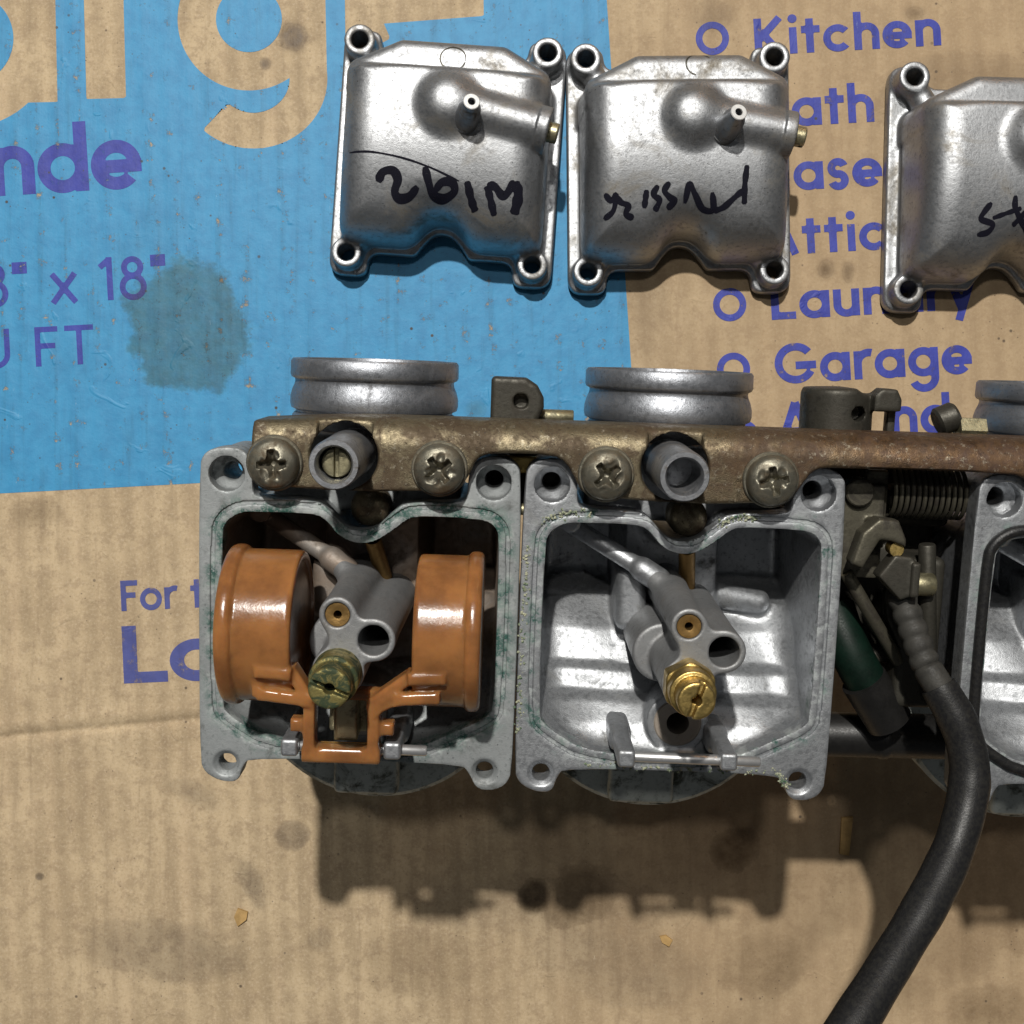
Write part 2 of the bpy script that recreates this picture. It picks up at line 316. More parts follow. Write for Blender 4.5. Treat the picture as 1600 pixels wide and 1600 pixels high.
# ------------------------------------------------------------------ the cardboard sheet (photo pixels -> mm on the sheet)
PX = 0.17
def gp(px, py): return (np.asarray(px, float) - 800) * PX, -(np.asarray(py, float) - 800) * PX
def stain_group():
    t = bpy.data.node_groups.new('oil_stains', 'ShaderNodeTree')
    t.interface.new_socket('Oil', in_out='OUTPUT', socket_type='NodeSocketFloat')
    t.interface.new_socket('Grey', in_out='OUTPUT', socket_type='NodeSocketFloat')
    out = t.nodes.new('NodeGroupOutput'); g = G(t)
    nx = g.noise(0.06, 5, 0.65, w=False); nf = g.noise(0.35, 5, 0.65, w=False)
    vary = g.math('ADD', 0.25, g.math('MULTIPLY', g.math('ADD', nf, g.noise(0.13, 5, 0.7, w=False)), 0.85))
    def blobs(L):
        tot = None
        for (px, py, rx, ry, rot, st, soft) in L:
            x, y = gp(px, py)
            n = t.nodes.new('ShaderNodeMapping'); n.vector_type = 'TEXTURE'; g.link(g.co, n.inputs[0])
            n.inputs['Location'].default_value = (float(x), float(y), 0); n.inputs['Rotation'].default_value = (0, 0, rad(rot))
            n.inputs['Scale'].default_value = (rx * PX, ry * PX, 1e6)
            l = t.nodes.new('ShaderNodeVectorMath'); l.operation = 'LENGTH'; g.link(n.outputs[0], l.inputs[0])
            d = g.math('ADD', l.outputs['Value'], g.math('MULTIPLY', g.math('SUBTRACT', nx, 0.5), 1.5))
            d = g.math('ADD', d, g.math('MULTIPLY', g.math('SUBTRACT', nf, 0.5), 0.35))
            v = g.math('MULTIPLY', g.ramp(d, 1.0 - soft * 2.2, 1.0 + soft * 1.7, st * .92, 0.0), vary, clamp=True)
            rim = g.math('MULTIPLY', g.ramp(d, 0.80, 0.97), g.ramp(d, 0.99, 1.09, st * .16, 0.0)); v = g.math('ADD', v, rim, clamp=True)
            tot = v if tot is None else g.math('MAXIMUM', tot, v)
        return tot
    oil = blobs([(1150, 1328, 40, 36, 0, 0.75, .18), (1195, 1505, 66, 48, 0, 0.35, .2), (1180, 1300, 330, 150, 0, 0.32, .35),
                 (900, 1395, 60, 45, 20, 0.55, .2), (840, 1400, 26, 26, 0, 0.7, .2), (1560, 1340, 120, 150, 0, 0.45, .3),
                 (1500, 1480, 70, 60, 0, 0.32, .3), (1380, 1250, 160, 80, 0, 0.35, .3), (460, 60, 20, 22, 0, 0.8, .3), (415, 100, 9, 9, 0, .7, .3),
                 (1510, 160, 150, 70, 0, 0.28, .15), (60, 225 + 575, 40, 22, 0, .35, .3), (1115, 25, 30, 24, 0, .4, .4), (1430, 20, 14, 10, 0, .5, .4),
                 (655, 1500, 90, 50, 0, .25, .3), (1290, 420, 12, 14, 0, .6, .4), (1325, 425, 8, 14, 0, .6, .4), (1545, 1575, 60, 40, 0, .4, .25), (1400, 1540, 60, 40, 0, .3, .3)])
    grey = blobs([(300, 512, 98, 102, 0, 0.80, .07), (255, 1480, 120, 46, -6, 0.46, .2), (395, 1385, 16, 36, 25, 0.6, .3), (460, 1306, 27, 25, 0, .55, .12),
                  (300, 1240, 40, 16, -25, .45, .4), (840, 1415, 200, 50, 0, .35, .35), (960, 1500, 120, 60, -15, .38, .3), (500, 1470, 16, 16, 0, .4, .3),
                  (840, 1400, 40, 20, 0, .6, .3), (1640, 460, 60, 60, 0, .2, .4), (62, 1370, 7, 6, 0, .8, .2), (1010, 480, 24, 60, 0, .25, .4), (745, 640, 14, 12, 0, .5, .4)])
    t.links.new(oil, out.inputs[0]); t.links.new(grey, out.inputs[1])
    return t
STAINS = stain_group()
def paper_common(g, nt):
    st = nt.nodes.new('ShaderNodeGroup'); st.node_tree = STAINS
    oil, grey = st.outputs[0], st.outputs[1]
    fl_co = g.mapped(scale=(1, 0.07, 1), rot=(0, 0, rad(-3.6)))
    streak = g.noise(0.42, 3, 0.6, fl_co, False); streak2 = g.noise(0.11, 3, 0.5, fl_co, False)
    wv = nt.nodes.new('ShaderNodeTexWave'); wv.wave_type = 'BANDS'; wv.bands_direction = 'X'; wv.inputs['Scale'].default_value = 0.054
    wv.inputs['Distortion'].default_value = 2.2; wv.inputs['Detail'].default_value = 1; wv.inputs['Detail Scale'].default_value = 0.1
    g.link(g.mapped(rot=(0, 0, rad(-3.6))), wv.inputs[0])
    fib = g.noise(1.3, 4, 0.7, None, False); blot = g.noise(0.045, 4, 0.6, None, False); mott = g.noise(0.22, 4, 0.65, None, False)
    speck = g.math('MAXIMUM', g.ramp(g.voro(0.16), 0.04, 0.085, 1, 0), g.ramp(g.voro(0.42), 0.05, 0.11, 0.8, 0)); sm = g.ramp(g.noise(0.05, 3, w=False), 0.46, 0.58)
    hgt = g.math('ADD', g.math('MULTIPLY', g.math('MULTIPLY', wv.outputs[1], g.ramp(blot, 0.3, 0.6)), 0.34), g.math('ADD', g.math('ADD', g.math('MULTIPLY', mott, 0.7), g.math('MULTIPLY', g.ramp(g.noise(0.10, 3, 0.5, None, False, 1.2), 0.65, 0.75), 0.6)), g.math('MULTIPLY', streak, 0.35)))
    nrm = g.bump(hgt, 0.55, 0.00035); nrm = g.bump(fib, 0.30, 0.00012, nrm)
    scf = g.mapped(scale=(1, 0.28, 1), rot=(0, 0, rad(55)))
    scuff = g.math('MULTIPLY', g.ramp(g.noise(0.55, 5, 0.75, scf, False), 0.66, 0.74), g.ramp(g.noise(0.035, 3, 0.5, None, False), 0.42, 0.60))
    g.scuff = scuff
    return oil, grey, streak, streak2, fib, blot, mott, g.math('MULTIPLY', speck, sm), wv.outputs[1], nrm
def kraft():
    m, nt, b, out = newmat('stained_kraft_cardboard'); g = G(nt)
    oil, grey, streak, streak2, fib, blot, mott, speck, wv, nrm = paper_common(g, nt)
    c = g.mix(g.ramp(blot, 0.34, 0.66), (0.535, 0.415, 0.262), (0.435, 0.330, 0.205))
    c = g.mix(g.ramp(mott, 0.47, 0.62, 0, 0.6), c, (0.345, 0.255, 0.162))
    m2 = g.noise(0.65, 4, 0.7, None, False); c = g.mix(g.ramp(m2, 0.50, 0.64, 0, 0.25), c, (0.58, 0.46, 0.31)); c = g.mix(g.ramp(m2, 0.48, 0.34, 0, 0.28), c, (0.28, 0.205, 0.13))
    c = g.mix(g.ramp(streak, 0.52, 0.70, 0, 0.42), c, (0.30, 0.22, 0.14))
    c = g.mix(g.ramp(streak2, 0.52, 0.7, 0, 0.35), c, (0.56, 0.42, 0.27))
    c = g.mix(g.math('MULTIPLY', wv, g.ramp(blot, 0.3, 0.6, 0.10, 0.50)), c, (0.30, 0.225, 0.14))
    c = g.mix(g.ramp(fib, 0.52, 0.66, 0, 0.3), c, (0.60, 0.49, 0.35))
    c = g.mix(g.ramp(fib, 0.46, 0.32, 0, 0.32), c, (0.26, 0.18, 0.11))
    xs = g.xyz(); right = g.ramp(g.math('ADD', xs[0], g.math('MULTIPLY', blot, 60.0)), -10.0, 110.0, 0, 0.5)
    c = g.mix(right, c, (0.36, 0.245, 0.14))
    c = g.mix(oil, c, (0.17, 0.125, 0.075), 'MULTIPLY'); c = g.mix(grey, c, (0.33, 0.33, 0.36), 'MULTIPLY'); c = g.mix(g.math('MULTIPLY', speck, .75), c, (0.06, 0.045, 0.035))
    c = g.mix(g.math('MULTIPLY', g.scuff, .6), c, (0.62, 0.53, 0.40))
    g.link(c, b.inputs['Base Color']); g.link(g.math('SUBTRACT', 0.72, g.math('MULTIPLY', oil, 0.3)), b.inputs['Roughness'])
    b.inputs['Specular IOR Level'].default_value = 0.25; g.link(nrm, b.inputs['Normal'])
    return m
def ink(name, c0, c1, wear_lo, wear_hi, max_alpha=1.0, grey_col=(0.05, 0.12, 0.17), gloss=0.55):
    m, nt, b, out = newmat(name); g = G(nt)
    oil, grey, streak, streak2, fib, blot, mott, speck, wv, nrm = paper_common(g, nt)
    c = g.mix(g.ramp(mott, 0.35, 0.7), c0, c1); c = g.mix(g.ramp(streak, 0.5, 0.75, 0, 0.45), c, tuple(x * 0.6 for x in c0))
    c = g.mix(g.ramp(blot, 0.5, 0.75, 0, 0.3), c, tuple(x * 0.75 for x in c1))
    c = g.mix(oil, c, (0.2, 0.16, 0.13), 'MULTIPLY'); c = g.mix(grey, c, (0.75, 0.50, 0.38), 'MULTIPLY'); c = g.mix(speck, c, (0.05, 0.045, 0.04))
    c = g.mix(g.math('MULTIPLY', g.scuff, .55), c, (0.45, 0.55, 0.62))
    g.link(c, b.inputs['Base Color']); b.inputs['Roughness'].default_value = gloss; b.inputs['Specular IOR Level'].default_value = 0.35
    g.link(nrm, b.inputs['Normal'])
    tr = nt.nodes.new('ShaderNodeBsdfTransparent'); mx = nt.nodes.new('ShaderNodeMixShader')
    wear = g.math('ADD', g.math('MULTIPLY', g.noise(0.28, 5, 0.72, None, False), 0.65), g.math('ADD', g.math('MULTIPLY', streak, 0.2), g.math('ADD', g.math('MULTIPLY', fib, 0.15), g.math('MULTIPLY', wv, 0.05))))
    a = g.ramp(wear, wear_lo, wear_hi, max_alpha, 0.0)
    g.link(a, mx.inputs[0]); nt.links.new(tr.outputs[0], mx.inputs[1]); nt.links.new(b.outputs[0], mx.inputs[2]); nt.links.new(mx.outputs[0], out.inputs[0])
    return m
M['kraft'] = kraft()
M['blue_ink'] = ink('sky_blue_print', (0.048, 0.280, 0.52), (0.038, 0.230, 0.45), 0.58, 0.70)
M['violet_ink'] = ink('violet_blue_print', (0.045, 0.062, 0.37), (0.034, 0.045, 0.29), 0.56, 0.72, 0.95)
M['violet_faded'] = ink('faded_violet_print', (0.075, 0.10, 0.35), (0.065, 0.085, 0.30), 0.54, 0.72, 0.80)

CREASE_A = rad(5.2); CX, CY = gp(0, 1152)          # score line across the lower part of the sheet
def crease_z(x, y):
    d = (y - CY) * math.cos(CREASE_A) - (x - CX) * math.sin(CREASE_A)
    return -0.55 * np.exp(-(d / 1.1) ** 2) + 0.28 * np.exp(-((d - 3.2) / 1.6) ** 2) + 0.14 * np.exp(-((d + 3.4) / 2.0) ** 2) - 0.02
us = np.concatenate([np.linspace(-290, -20, 24), np.linspace(-16, 16, 90), np.linspace(20, 330, 26)])
xs = np.linspace(-300, 300, 60); XX, UU = np.meshgrid(xs, us, indexing='ij')
YY = CY + (XX - CX) * math.tan(CREASE_A) + UU
ZZ = crease_z(XX, YY); nx_, ny_ = XX.shape
V = np.stack([XX, YY, ZZ], -1).reshape(-1, 3); Vb = V.copy(); Vb[:, 2] = -4.0
ii, jj = np.meshgrid(np.arange(nx_ - 1), np.arange(ny_ - 1), indexing='ij'); a_ = (ii * ny_ + jj).ravel()
F = np.stack([a_, a_ + ny_, a_ + ny_ + 1, a_ + 1], 1); NB = len(V); F2 = F[:, ::-1] + NB
side = []
loop = [(i, 0) for i in range(nx_)] + [(nx_ - 1, j) for j in range(1, ny_)] + [(i, ny_ - 1) for i in range(nx_ - 2, -1, -1)] + [(0, j) for j in range(ny_ - 2, 0, -1)]
li = [i * ny_ + j for i, j in loop]
for k in range(len(li)):
    p, q = li[k], li[(k + 1) % len(li)]; side.append((p, p + NB, q + NB, q))
sheet = add('cardboard_sheet', mesh_np('cardboard_sheet', np.vstack([V, Vb]), np.vstack([F, F2, np.array(side)])), M['kraft'])
sheet['kind'] = 'structure'; sheet['label'] = 'flattened stained cardboard box with blue and violet print lying under the parts'

def ink_mesh(name, fn, box, res, z=0.05):
    """flat mesh of {fn < 0}; fn works in photo pixels, box = px0, py0, px1, py1; res in px"""
    x = np.arange(box[0], box[2] + res, res); y = np.arange(box[1], box[3] + res, res)
    X, Y = np.meshgrid(x, y, indexing='ij'); d = fn(X, Y); e = .5
    ins = d < 0; q = ins[:-1, :-1] | ins[1:, :-1] | ins[1:, 1:] | ins[:-1, 1:]
    for _ in range(2):
        dd = fn(X, Y); gx = (fn(X + e, Y) - fn(X - e, Y)) / (2 * e); gy = (fn(X, Y + e) - fn(X, Y - e)) / (2 * e)
        mv = (dd > 0) & (dd < 1.8 * res); X = np.where(mv, X - gx * dd, X); Y = np.where(mv, Y - gy * dd, Y)
    n = X.shape[1]; i, j = np.nonzero(q); a = i * n + j
    F = np.stack([a, a + 1, a + n + 1, a + n], 1); u, inv = np.unique(F, return_inverse=True)
    gx, gy = gp(X.ravel()[u], Y.ravel()[u])
    return mesh_np(name, np.stack([gx, gy, crease_z(gx, gy) + 0.02 + z], 1), inv.reshape(-1, 4))

# --- glyph strokes: units of x-height, y up from the base line
def bar(X, Y, x0, y0, x1, y1, w):
    L = math.hypot(x1 - x0, y1 - y0); ux, uy = (x1 - x0) / L, (y1 - y0) / L; mx, my = (x0 + x1) / 2, (y0 + y1) / 2
    a = np.abs((X - mx) * ux + (Y - my) * uy) - L / 2; b = np.abs(-(X - mx) * uy + (Y - my) * ux) - w / 2
    return np.maximum(a, b)
def arc(X, Y, cx, cy, r, w, a0=0, a1=360):
    rho = np.hypot(X - cx, Y - cy); d = np.abs(rho - r) - w / 2
    if a1 - a0 < 360:
        m = rad((a0 + a1) / 2); h = rad((a1 - a0) / 2); an = np.arctan2(Y - cy, X - cx); df = np.abs((an - m + np.pi) % (2 * np.pi) - np.pi) - h
        d = np.maximum(d, df * rho)
    return d
def glyph(ch, w):
    h = w / 2; r = .52 - h
    B = lambda *a: ('b',) + a; A = lambda *a: ('a',) + a
    g = {
     'a': ([A(.5, .5, r), B(1.02 - h, 0, 1.02 - h, 1)], 1.02), 'd': ([A(.5, .5, r), B(1.02 - h, 0, 1.02 - h, 1.45)], 1.02),
     'o': ([A(.5, .5, r)], 1.02), 'O': ([A(.5, .5, r)], 1.02),
     'e': ([A(.5, .5, r, 0, 318), B(.5 - r, .47, .5 + r + h, .47)], 1.02), 'c': ([A(.5, .5, r, 42, 318)], .95),
     'g': ([A(.5, .5, r), B(1.02 - h, -.05, 1.02 - h, 1), A(.5, -.05, r, 205, 360)], 1.02),
     'n': ([B(h, 0, h, 1), A(.45, .58, .45 - h, 0, 180), B(.9 - h, 0, .9 - h, .58)], .9), 'h': ([B(h, 0, h, 1.45), A(.45, .58, .45 - h, 0, 180), B(.9 - h, 0, .9 - h, .58)], .9),
     'm': ([B(h, 0, h, 1), A(.42, .6, .42 - h, 0, 180), B(.84 - h, 0, .84 - h, .6), A(1.26 - w, .6, .42 - h, 0, 180), B(1.68 - w - h, 0, 1.68 - w - h, .6)], 1.68 - w),
     'u': ([B(h, .42, h, 1), A(.45, .42, .45 - h, 180, 360), B(.9 - h, 0, .9 - h, 1)], .9),
     'r': ([B(h, 0, h, 1), A(.52, .55, .52 - h, 75, 180)], .6), 't': ([B(.3, 0, .3, 1.3), B(0, 1 - h * .8, .66, 1 - h * .8)], .66),
     'i': ([B(h + .03, 0, h + .03, 1), A(h + .03, 1.33, 0.001, w * 1.2)], w + .06),
     's': ([A(.38, .72, .28 - h * .4, w, 20, 270), A(.38, .28, .28 - h * .4, w, -160, 90)], .76),
     'y': ([B(h, 1, .46, .02, w), B(.92 - h, 1, .34, -.4, w)], .92), 'x': ([B(.05, 0, .8, .95), B(.8, 0, .05, .95)], .85),
     'K': ([B(h, 0, h, 1.4), B(h, .55, 1.0 - h * .6, 1.4), B(.35, .75, 1.06 - h, 0)], 1.08),
     'A': ([B(h, 0, .65, 1.4), B(1.3 - h, 0, .65, 1.4), B(.3, .38, 1.0, .38)], 1.3), 'L': ([B(h, 0, h, 1.4), B(0, h, .84, h)], .86),
     'B': ([B(h, 0, h, 1.4), A(.5, 1.02, .38 - h, w, -90, 90), A(.55, .4, .4 - h, w, -90, 90), B(0, .02 + h, .55, .02 + h), B(0, 1.38 - h, .5, 1.38 - h), B(0, .72, .5, .72)], .98),
     'G': ([A(.72, .7, .72 - h, w, 40, 330), B(.72, .62, 1.42, .62), ], 1.44), 'F': ([B(h, 0, h, 1.4), B(0, 1.4 - h, .8, 1.4 - h), B(0, .72, .7, .72)], .8),
     'T': ([B(.5, 0, .5, 1.4), B(0, 1.4 - h, 1.0, 1.4 - h)], 1.0), 'U': ([B(h, .5, h, 1.4), A(.5, .5, .5 - h, w, 180, 360), B(1 - h, .5, 1 - h, 1.4)], 1.0),
     '8': ([A(.45, 1.03, .36 - h, w), A(.45, .4, .44 - h, w)], .9), '1': ([B(.36, 0, .36, 1.4), B(.36, 1.33, .05, 1.08)], .5),
     '"': ([B(.1, 1.02, .1, 1.4, w * 1.2), B(.36, 1.02, .36, 1.4, w * 1.2)], .5), 'C': ([A(.72, .7, .72 - h, w, 40, 320)], 1.3), ' ': ([], .4)}
    return g[ch]
def text_fn(txt, x0, y0, sx, sy, ang, w, gap):
    ca, sa = math.cos(rad(ang)), math.sin(rad(ang)); items = []; pen = 0
    for ch in txt:
        pr, adv = glyph(ch, w); items.append((pen, pr)); pen += adv + gap
    def fn(X, Y):
        dx, dy = X - x0, Y - y0; U = (dx * ca - dy * sa) / sx; Wv = -(dx * sa + dy * ca) / sy; d = np.full(X.shape, 9.)
        for p, pr in items:
            m = (U > p - .6) & (U < p + 2.3)
            if not m.any(): continue
            u = U[m] - p; v = Wv[m]; dm = d[m]
            for q in pr:
                if q[0] == 'b': k = bar(u, v, *(q[1:5]), q[5] if len(q) > 5 else w)
                else:
                    cx, cy, r = q[1:4]; rest = q[4:]
                    ww = w
                    if len(rest) in (1, 3): ww = rest[0]; rest = rest[1:]
                    k = arc(u, v, cx, cy, r, ww, *rest)
                dm = np.minimum(dm, k)
            d[m] = dm
        return d * sy
    return fn, pen * sx, math.sin(rad(ang)) * pen * sx
def print_text(name, txt, x0, y0, sx, sy, ang, w, gap, mat, res=1.5):
    fn, L, dy = text_fn(txt, x0, y0, sx, sy, ang, w, gap)
    ys = [y0 + 0.75 * sy, y0 - dy - 1.6 * sy, y0 - 1.6 * sy, y0 - dy + .75 * sy]
    box = (x0 - .2 * sy - 6, min(ys), x0 + L + .2 * sy, max(ys))
    return add(name, ink_mesh(name, fn, box, res, 0.10), mat, sheet)
# blue panel with the big letters left out of the ink
def blue_fn(X, Y):
    right = X - (948 + (Y / 560.0) * 37.5); bot = Y - (771 - 0.052 * X)
    d = np.maximum(right, bot)
    let = np.full(X.shape, 999.)
    def sub(k): nonlocal let; let = np.minimum(let, k)
    # a
    sub(np.maximum(np.abs(np.hypot(X + 52, Y - 60) - 106) - 33, 0 * X - 1e3)); sub(bar(X, Y, 53, -120, 59, 160, 62))
    # r
    sub(bar(X, Y, 159, -120, 166, 154, 62)); sub(np.maximum(np.hypot(X - 262, Y - 68) - 130, np.maximum(70 - np.hypot(X - 262, Y - 68), np.maximum(Y - 10, 0))) if False else bar(X, Y, 160, -40, 230, -60, 60))
    # g
    rr = np.hypot(X - 389, Y - 30); sub(np.abs(rr - 81.5) - 30)
    sub(bar(X, Y, 476, -120, 481, 120, 60))
    an = np.degrees(np.arctan2(Y - 123, X - 396)); r2 = np.hypot(X - 396, (Y - 123) * 1.06)
    sub(np.maximum(np.abs(r2 - 86) - 29.5, np.maximum(np.where(X > 396, 110 - Y, 123 - Y), (an - 135) * 1.6)))
    # e
    sub(polysd([(536, -200), (540, 78), (578, 78), (610, 60), (600, 37), (756, 25), (752, -200)], X, Y))
    return np.maximum(d, -let)
add('printed_blue_panel', ink_mesh('printed_blue_panel', blue_fn, (-420, -260, 1000, 800), 2.6, 0.05), M['blue_ink'], sheet, label='sky blue printed area with large knocked out letters')
VI, VF = M['violet_ink'], M['violet_faded']
NM = 'printed_lettering'
print_text(NM, 'Grande', -262, 323, 76, 75, 3.6, .27, .08, VI)
print_text(NM, '18" x 18"', -60, 482, 48, 48, 3.2, .19, .16, VI)
print_text(NM, 'CU FT', -97, 581, 45, 44, 3.0, .19, .24, VI)
print_text(NM, 'For the', 190, 955, 33, 34, 2.8, .25, .12, VF)
print_text(NM, 'Lowes'[:2], 194, 1068, 82, 64, 2.6, .27, .05, VF)
for txt, x, y, s in (('Kitchen', 1180, 87, 41), ('Bath', 1189, 200, 43), ('Basement', 1192, 300, 43), ('Attic', 1192, 400, 42), ('Laundry', 1206, 500, 42), ('Garage', 1212, 600, 44), ('A', 1216, 692, 44), ('nd', 1394, 681, 44)):
    sx = {'Kitchen': 44, 'Bath': 45, 'Basement': 45, 'Attic': 44, 'Laundry': 45.5, 'Garage': 45.5, 'A': 45, 'nd': 45}[txt]
    print_text(NM, txt, x, y, sx, s, 3.2, .27, .13 if txt else 0, VI)
for x, y in ((1113, 60), (1122, 165), (1128, 268), (1134, 372), (1140, 476), (1146, 577), (1160, 682)):
    print_text(NM, 'O', x - 25, y + 25, 50, 50, 0, .21, 0, VI)

# ------------------------------------------------------------------ float bowls
NOTCH = [(-9, -30), (-6.2, -25.2), (-2.6, -20.6), (0.2, -19.9), (3.2, -20.8), (6.8, -25.0), (9.5, -30)]
BH = 0.36; BLO = (-31.5, -34.5, -0.8); BHI = (31.5, 34.5, 31)
def bowl_sdf(X, Y, Z):
    fl = polysd(fillet([(-29.2, -32.4), (-29.2, 32.2), (-19.5, 32.2), (-19, 26.5), (19, 26.5), (19.5, 32.2), (29.4, 32.2), (29.4, -32.4), (19.2, -32.4), (18.8, -26.2), (-18.8, -26.2), (-19.2, -32.4)], 4.4), X, Y)
    nt = polysd(chaikin(NOTCH, 2), X, Y)
    f = smax(smax(fl, -nt, 1.0), np.maximum(Z - 3.6, -Z), .9)
    A = polysd(fillet([(-26.6, -25.6), (-26.6, 18.6), (-12.5, 25.6), (14, 25.6), (26.8, 18.8), (26.8, -25.6)], 5.0), X, Y)
    A = smax(A, 0.6 - nt, 3.0)
    Bq = smax(A, Y - 18.2, 1.5)
    t = 0.07
    bodyA = smax(smax(A + Z * t, np.maximum(Z - 21.6, -Z), 3.6), 11 - Y, 1.0); bodyB = smax(smax(A + Z * t, np.maximum(Z - 25.4 + .0088 * np.maximum(4 - Y, 0) ** 2, -Z), 8.5), Y - 17.9 + Z * .05, 2.4)
    body = smin(bodyA, bodyB, .7)
    f = smin(f, body, 1.4)
    dome = smax(np.hypot(X - .8, Y - 7.4) - 7.7 + np.maximum(Z - 22, 0) * .12, np.maximum(Z - 29.3, 12 - Z), 6.5)
    f = smin(f, dome, 2.6)
    tube = capsule(X, Y, Z, (0.8, 7.6, 23.2), (24.8, 3.1, 22.6), 5.0, True); f = smin(f, tube, 1.6)
    col = capsule(X, Y, Z, (22.9, 3.5, 22.6), (25.8, 2.95, 22.6), 5.6, True); f = smin(f, col, .5)
    for bx, by, r, h in ((-24.3, 27.3, 4.0, 9.6), (24.3, 27.3, 4.0, 9.6), (-24.1, -27.3, 3.9, 8.4), (24.1, -27.3, 3.9, 8.4)):
        b = zcyl(X, Y, Z, bx, by, r, 0, h, .5); web = capsule(X, Y, Z, (bx, by, h - 4.2), (bx * .86, by * .8, h - 3.6), 3.2)
        f = smin(f, smin(b, web, 1.0), 1.2)
    for bx, by, h in ((-24.3, 27.3, 0), (24.3, 27.3, 0), (-24.1, -27.3, 0), (24.1, -27.3, 0)):
        f = np.maximum(f, -(np.hypot(X - bx, Y - by) - 2.2)); f = smax(f, -(np.sqrt((X - bx) ** 2 + (Y - by) ** 2 + (Z - 11.2) ** 2) - 3.4), .2) if h else f
    return f
_, X, Y, Z = grid3(BLO, BHI, BH); BF = np.ascontiguousarray(bowl_sdf(X, Y, Z), np.float32)
Vv, Ff = nets(BF, BLO, BH); bowl_me = mesh_np('float_bowl', Vv, Ff); bowl_me.set_sharp_from_angle(angle=rad(60))
ins = BF < 0; top = BF.shape[2] - 1 - np.argmax(ins[:, :, ::-1], axis=2); has = ins.any(2)
tI, tJ = np.meshgrid(np.arange(BF.shape[0]), np.arange(BF.shape[1]), indexing='ij'); tp = np.minimum(top, BF.shape[2] - 2)
f0 = BF[tI, tJ, tp]; f1 = BF[tI, tJ, tp + 1]; HM = np.where(has, BLO[2] + BH * (tp + f0 / (f0 - f1 + 1e-9)), 0)
def bowl_h(x, y):
    u = np.clip((x - BLO[0]) / BH, 0, HM.shape[0] - 1.01); v = np.clip((y - BLO[1]) / BH, 0, HM.shape[1] - 1.01); i = u.astype(int); j = v.astype(int); a = u - i; b = v - j
    return HM[i, j] * (1 - a) * (1 - b) + HM[i + 1, j] * a * (1 - b) + HM[i, j + 1] * (1 - a) * b + HM[i + 1, j + 1] * a * b
nip_me = lathe('nipple', [(0.0, 0), (3.1, 0), (3.0, 4.5), (2.7, 7.2), (1.95, 9.0), (1.85, 10.2), (0.85, 10.2), (0.85, 6), (0, 6)], 32)
tip_me = lathe('nipple_tip', [(1.9, 0), (2.0, .25), (1.85, .45), (.95, .45), (.85, .2), (.85, -.3)], 32)
nip_base = lathe('nipple_base', [(3.1, -4), (3.1, 0), (2.6, .5)], 32)
def slot_head(name, r, h, slot_w, slot_d, vox=.16, hexed=0):
    def fn(X, Y, Z):
        f = zcyl(X, Y, Z, 0, 0, r, 0, h, .5)
        return np.maximum(f, -np.maximum(np.abs(Y) - slot_w / 2, h - slot_d - Z))
    return sdfmesh(name, (-r - 1, -r - 1, -1), (r + 1, r + 1, h + 1), vox, fn)
drain_me = slot_head('drain_screw', 2.5, 3.2, 0.9, 1.3, .17)
ring_me = lathe('casting_mark', [(3.25, 0), (3.3, .16), (3.5, .16), (3.55, 0)], 48)
def px_local(P, z, c, a):
    P = np.asarray(P, float); s = PX * (320 - z) / 320; x = (P[:, 0] - 800) * s - c[0]; y = -(P[:, 1] - 800) * s - c[1]
    ca, sa = math.cos(-a), math.sin(-a); return np.stack([ca * x - sa * y, sa * x + ca * y], 1)
def marker_mesh(strokes, c, a, zz=24.5, up=.07):
    V = []; F = []
    for P, wd in strokes:
        L = spline(px_local(P, zz, c, a), 10); T = np.gradient(L, axis=0); T /= np.linalg.norm(T, axis=1)[:, None] + 1e-9; N = np.stack([-T[:, 1], T[:, 0]], 1)
        n = len(L); t = np.linspace(0, 1, n); hw = wd * .56 * np.sqrt(np.clip(np.minimum(t, 1 - t) * 14 + .25, 0, 1)) * (1 + .12 * np.sin(t * 17 + len(P)))
        o = len(V)
        for i in range(n):
            for k in (-1, -.5, 0, .5, 1):
                q = L[i] + N[i] * hw[i] * k; V.append((q[0], q[1], float(bowl_h(q[0], q[1])) + up))
        for i in range(n - 1):
            for k in range(4):
                b = o + i * 5 + k; F.append((b, b + 5, b + 6, b + 1))
    return mesh_np('marker_writing', V, F)
def S(ox, oy, sc, pts): return [(ox + x * sc, oy + y * sc) for x, y in pts]
q1 = lambda p: S(500, 20, .2875, p); q2 = lambda p: S(870, 20, .2875, p); q3 = lambda p: S(1200, 0, .3125, p)
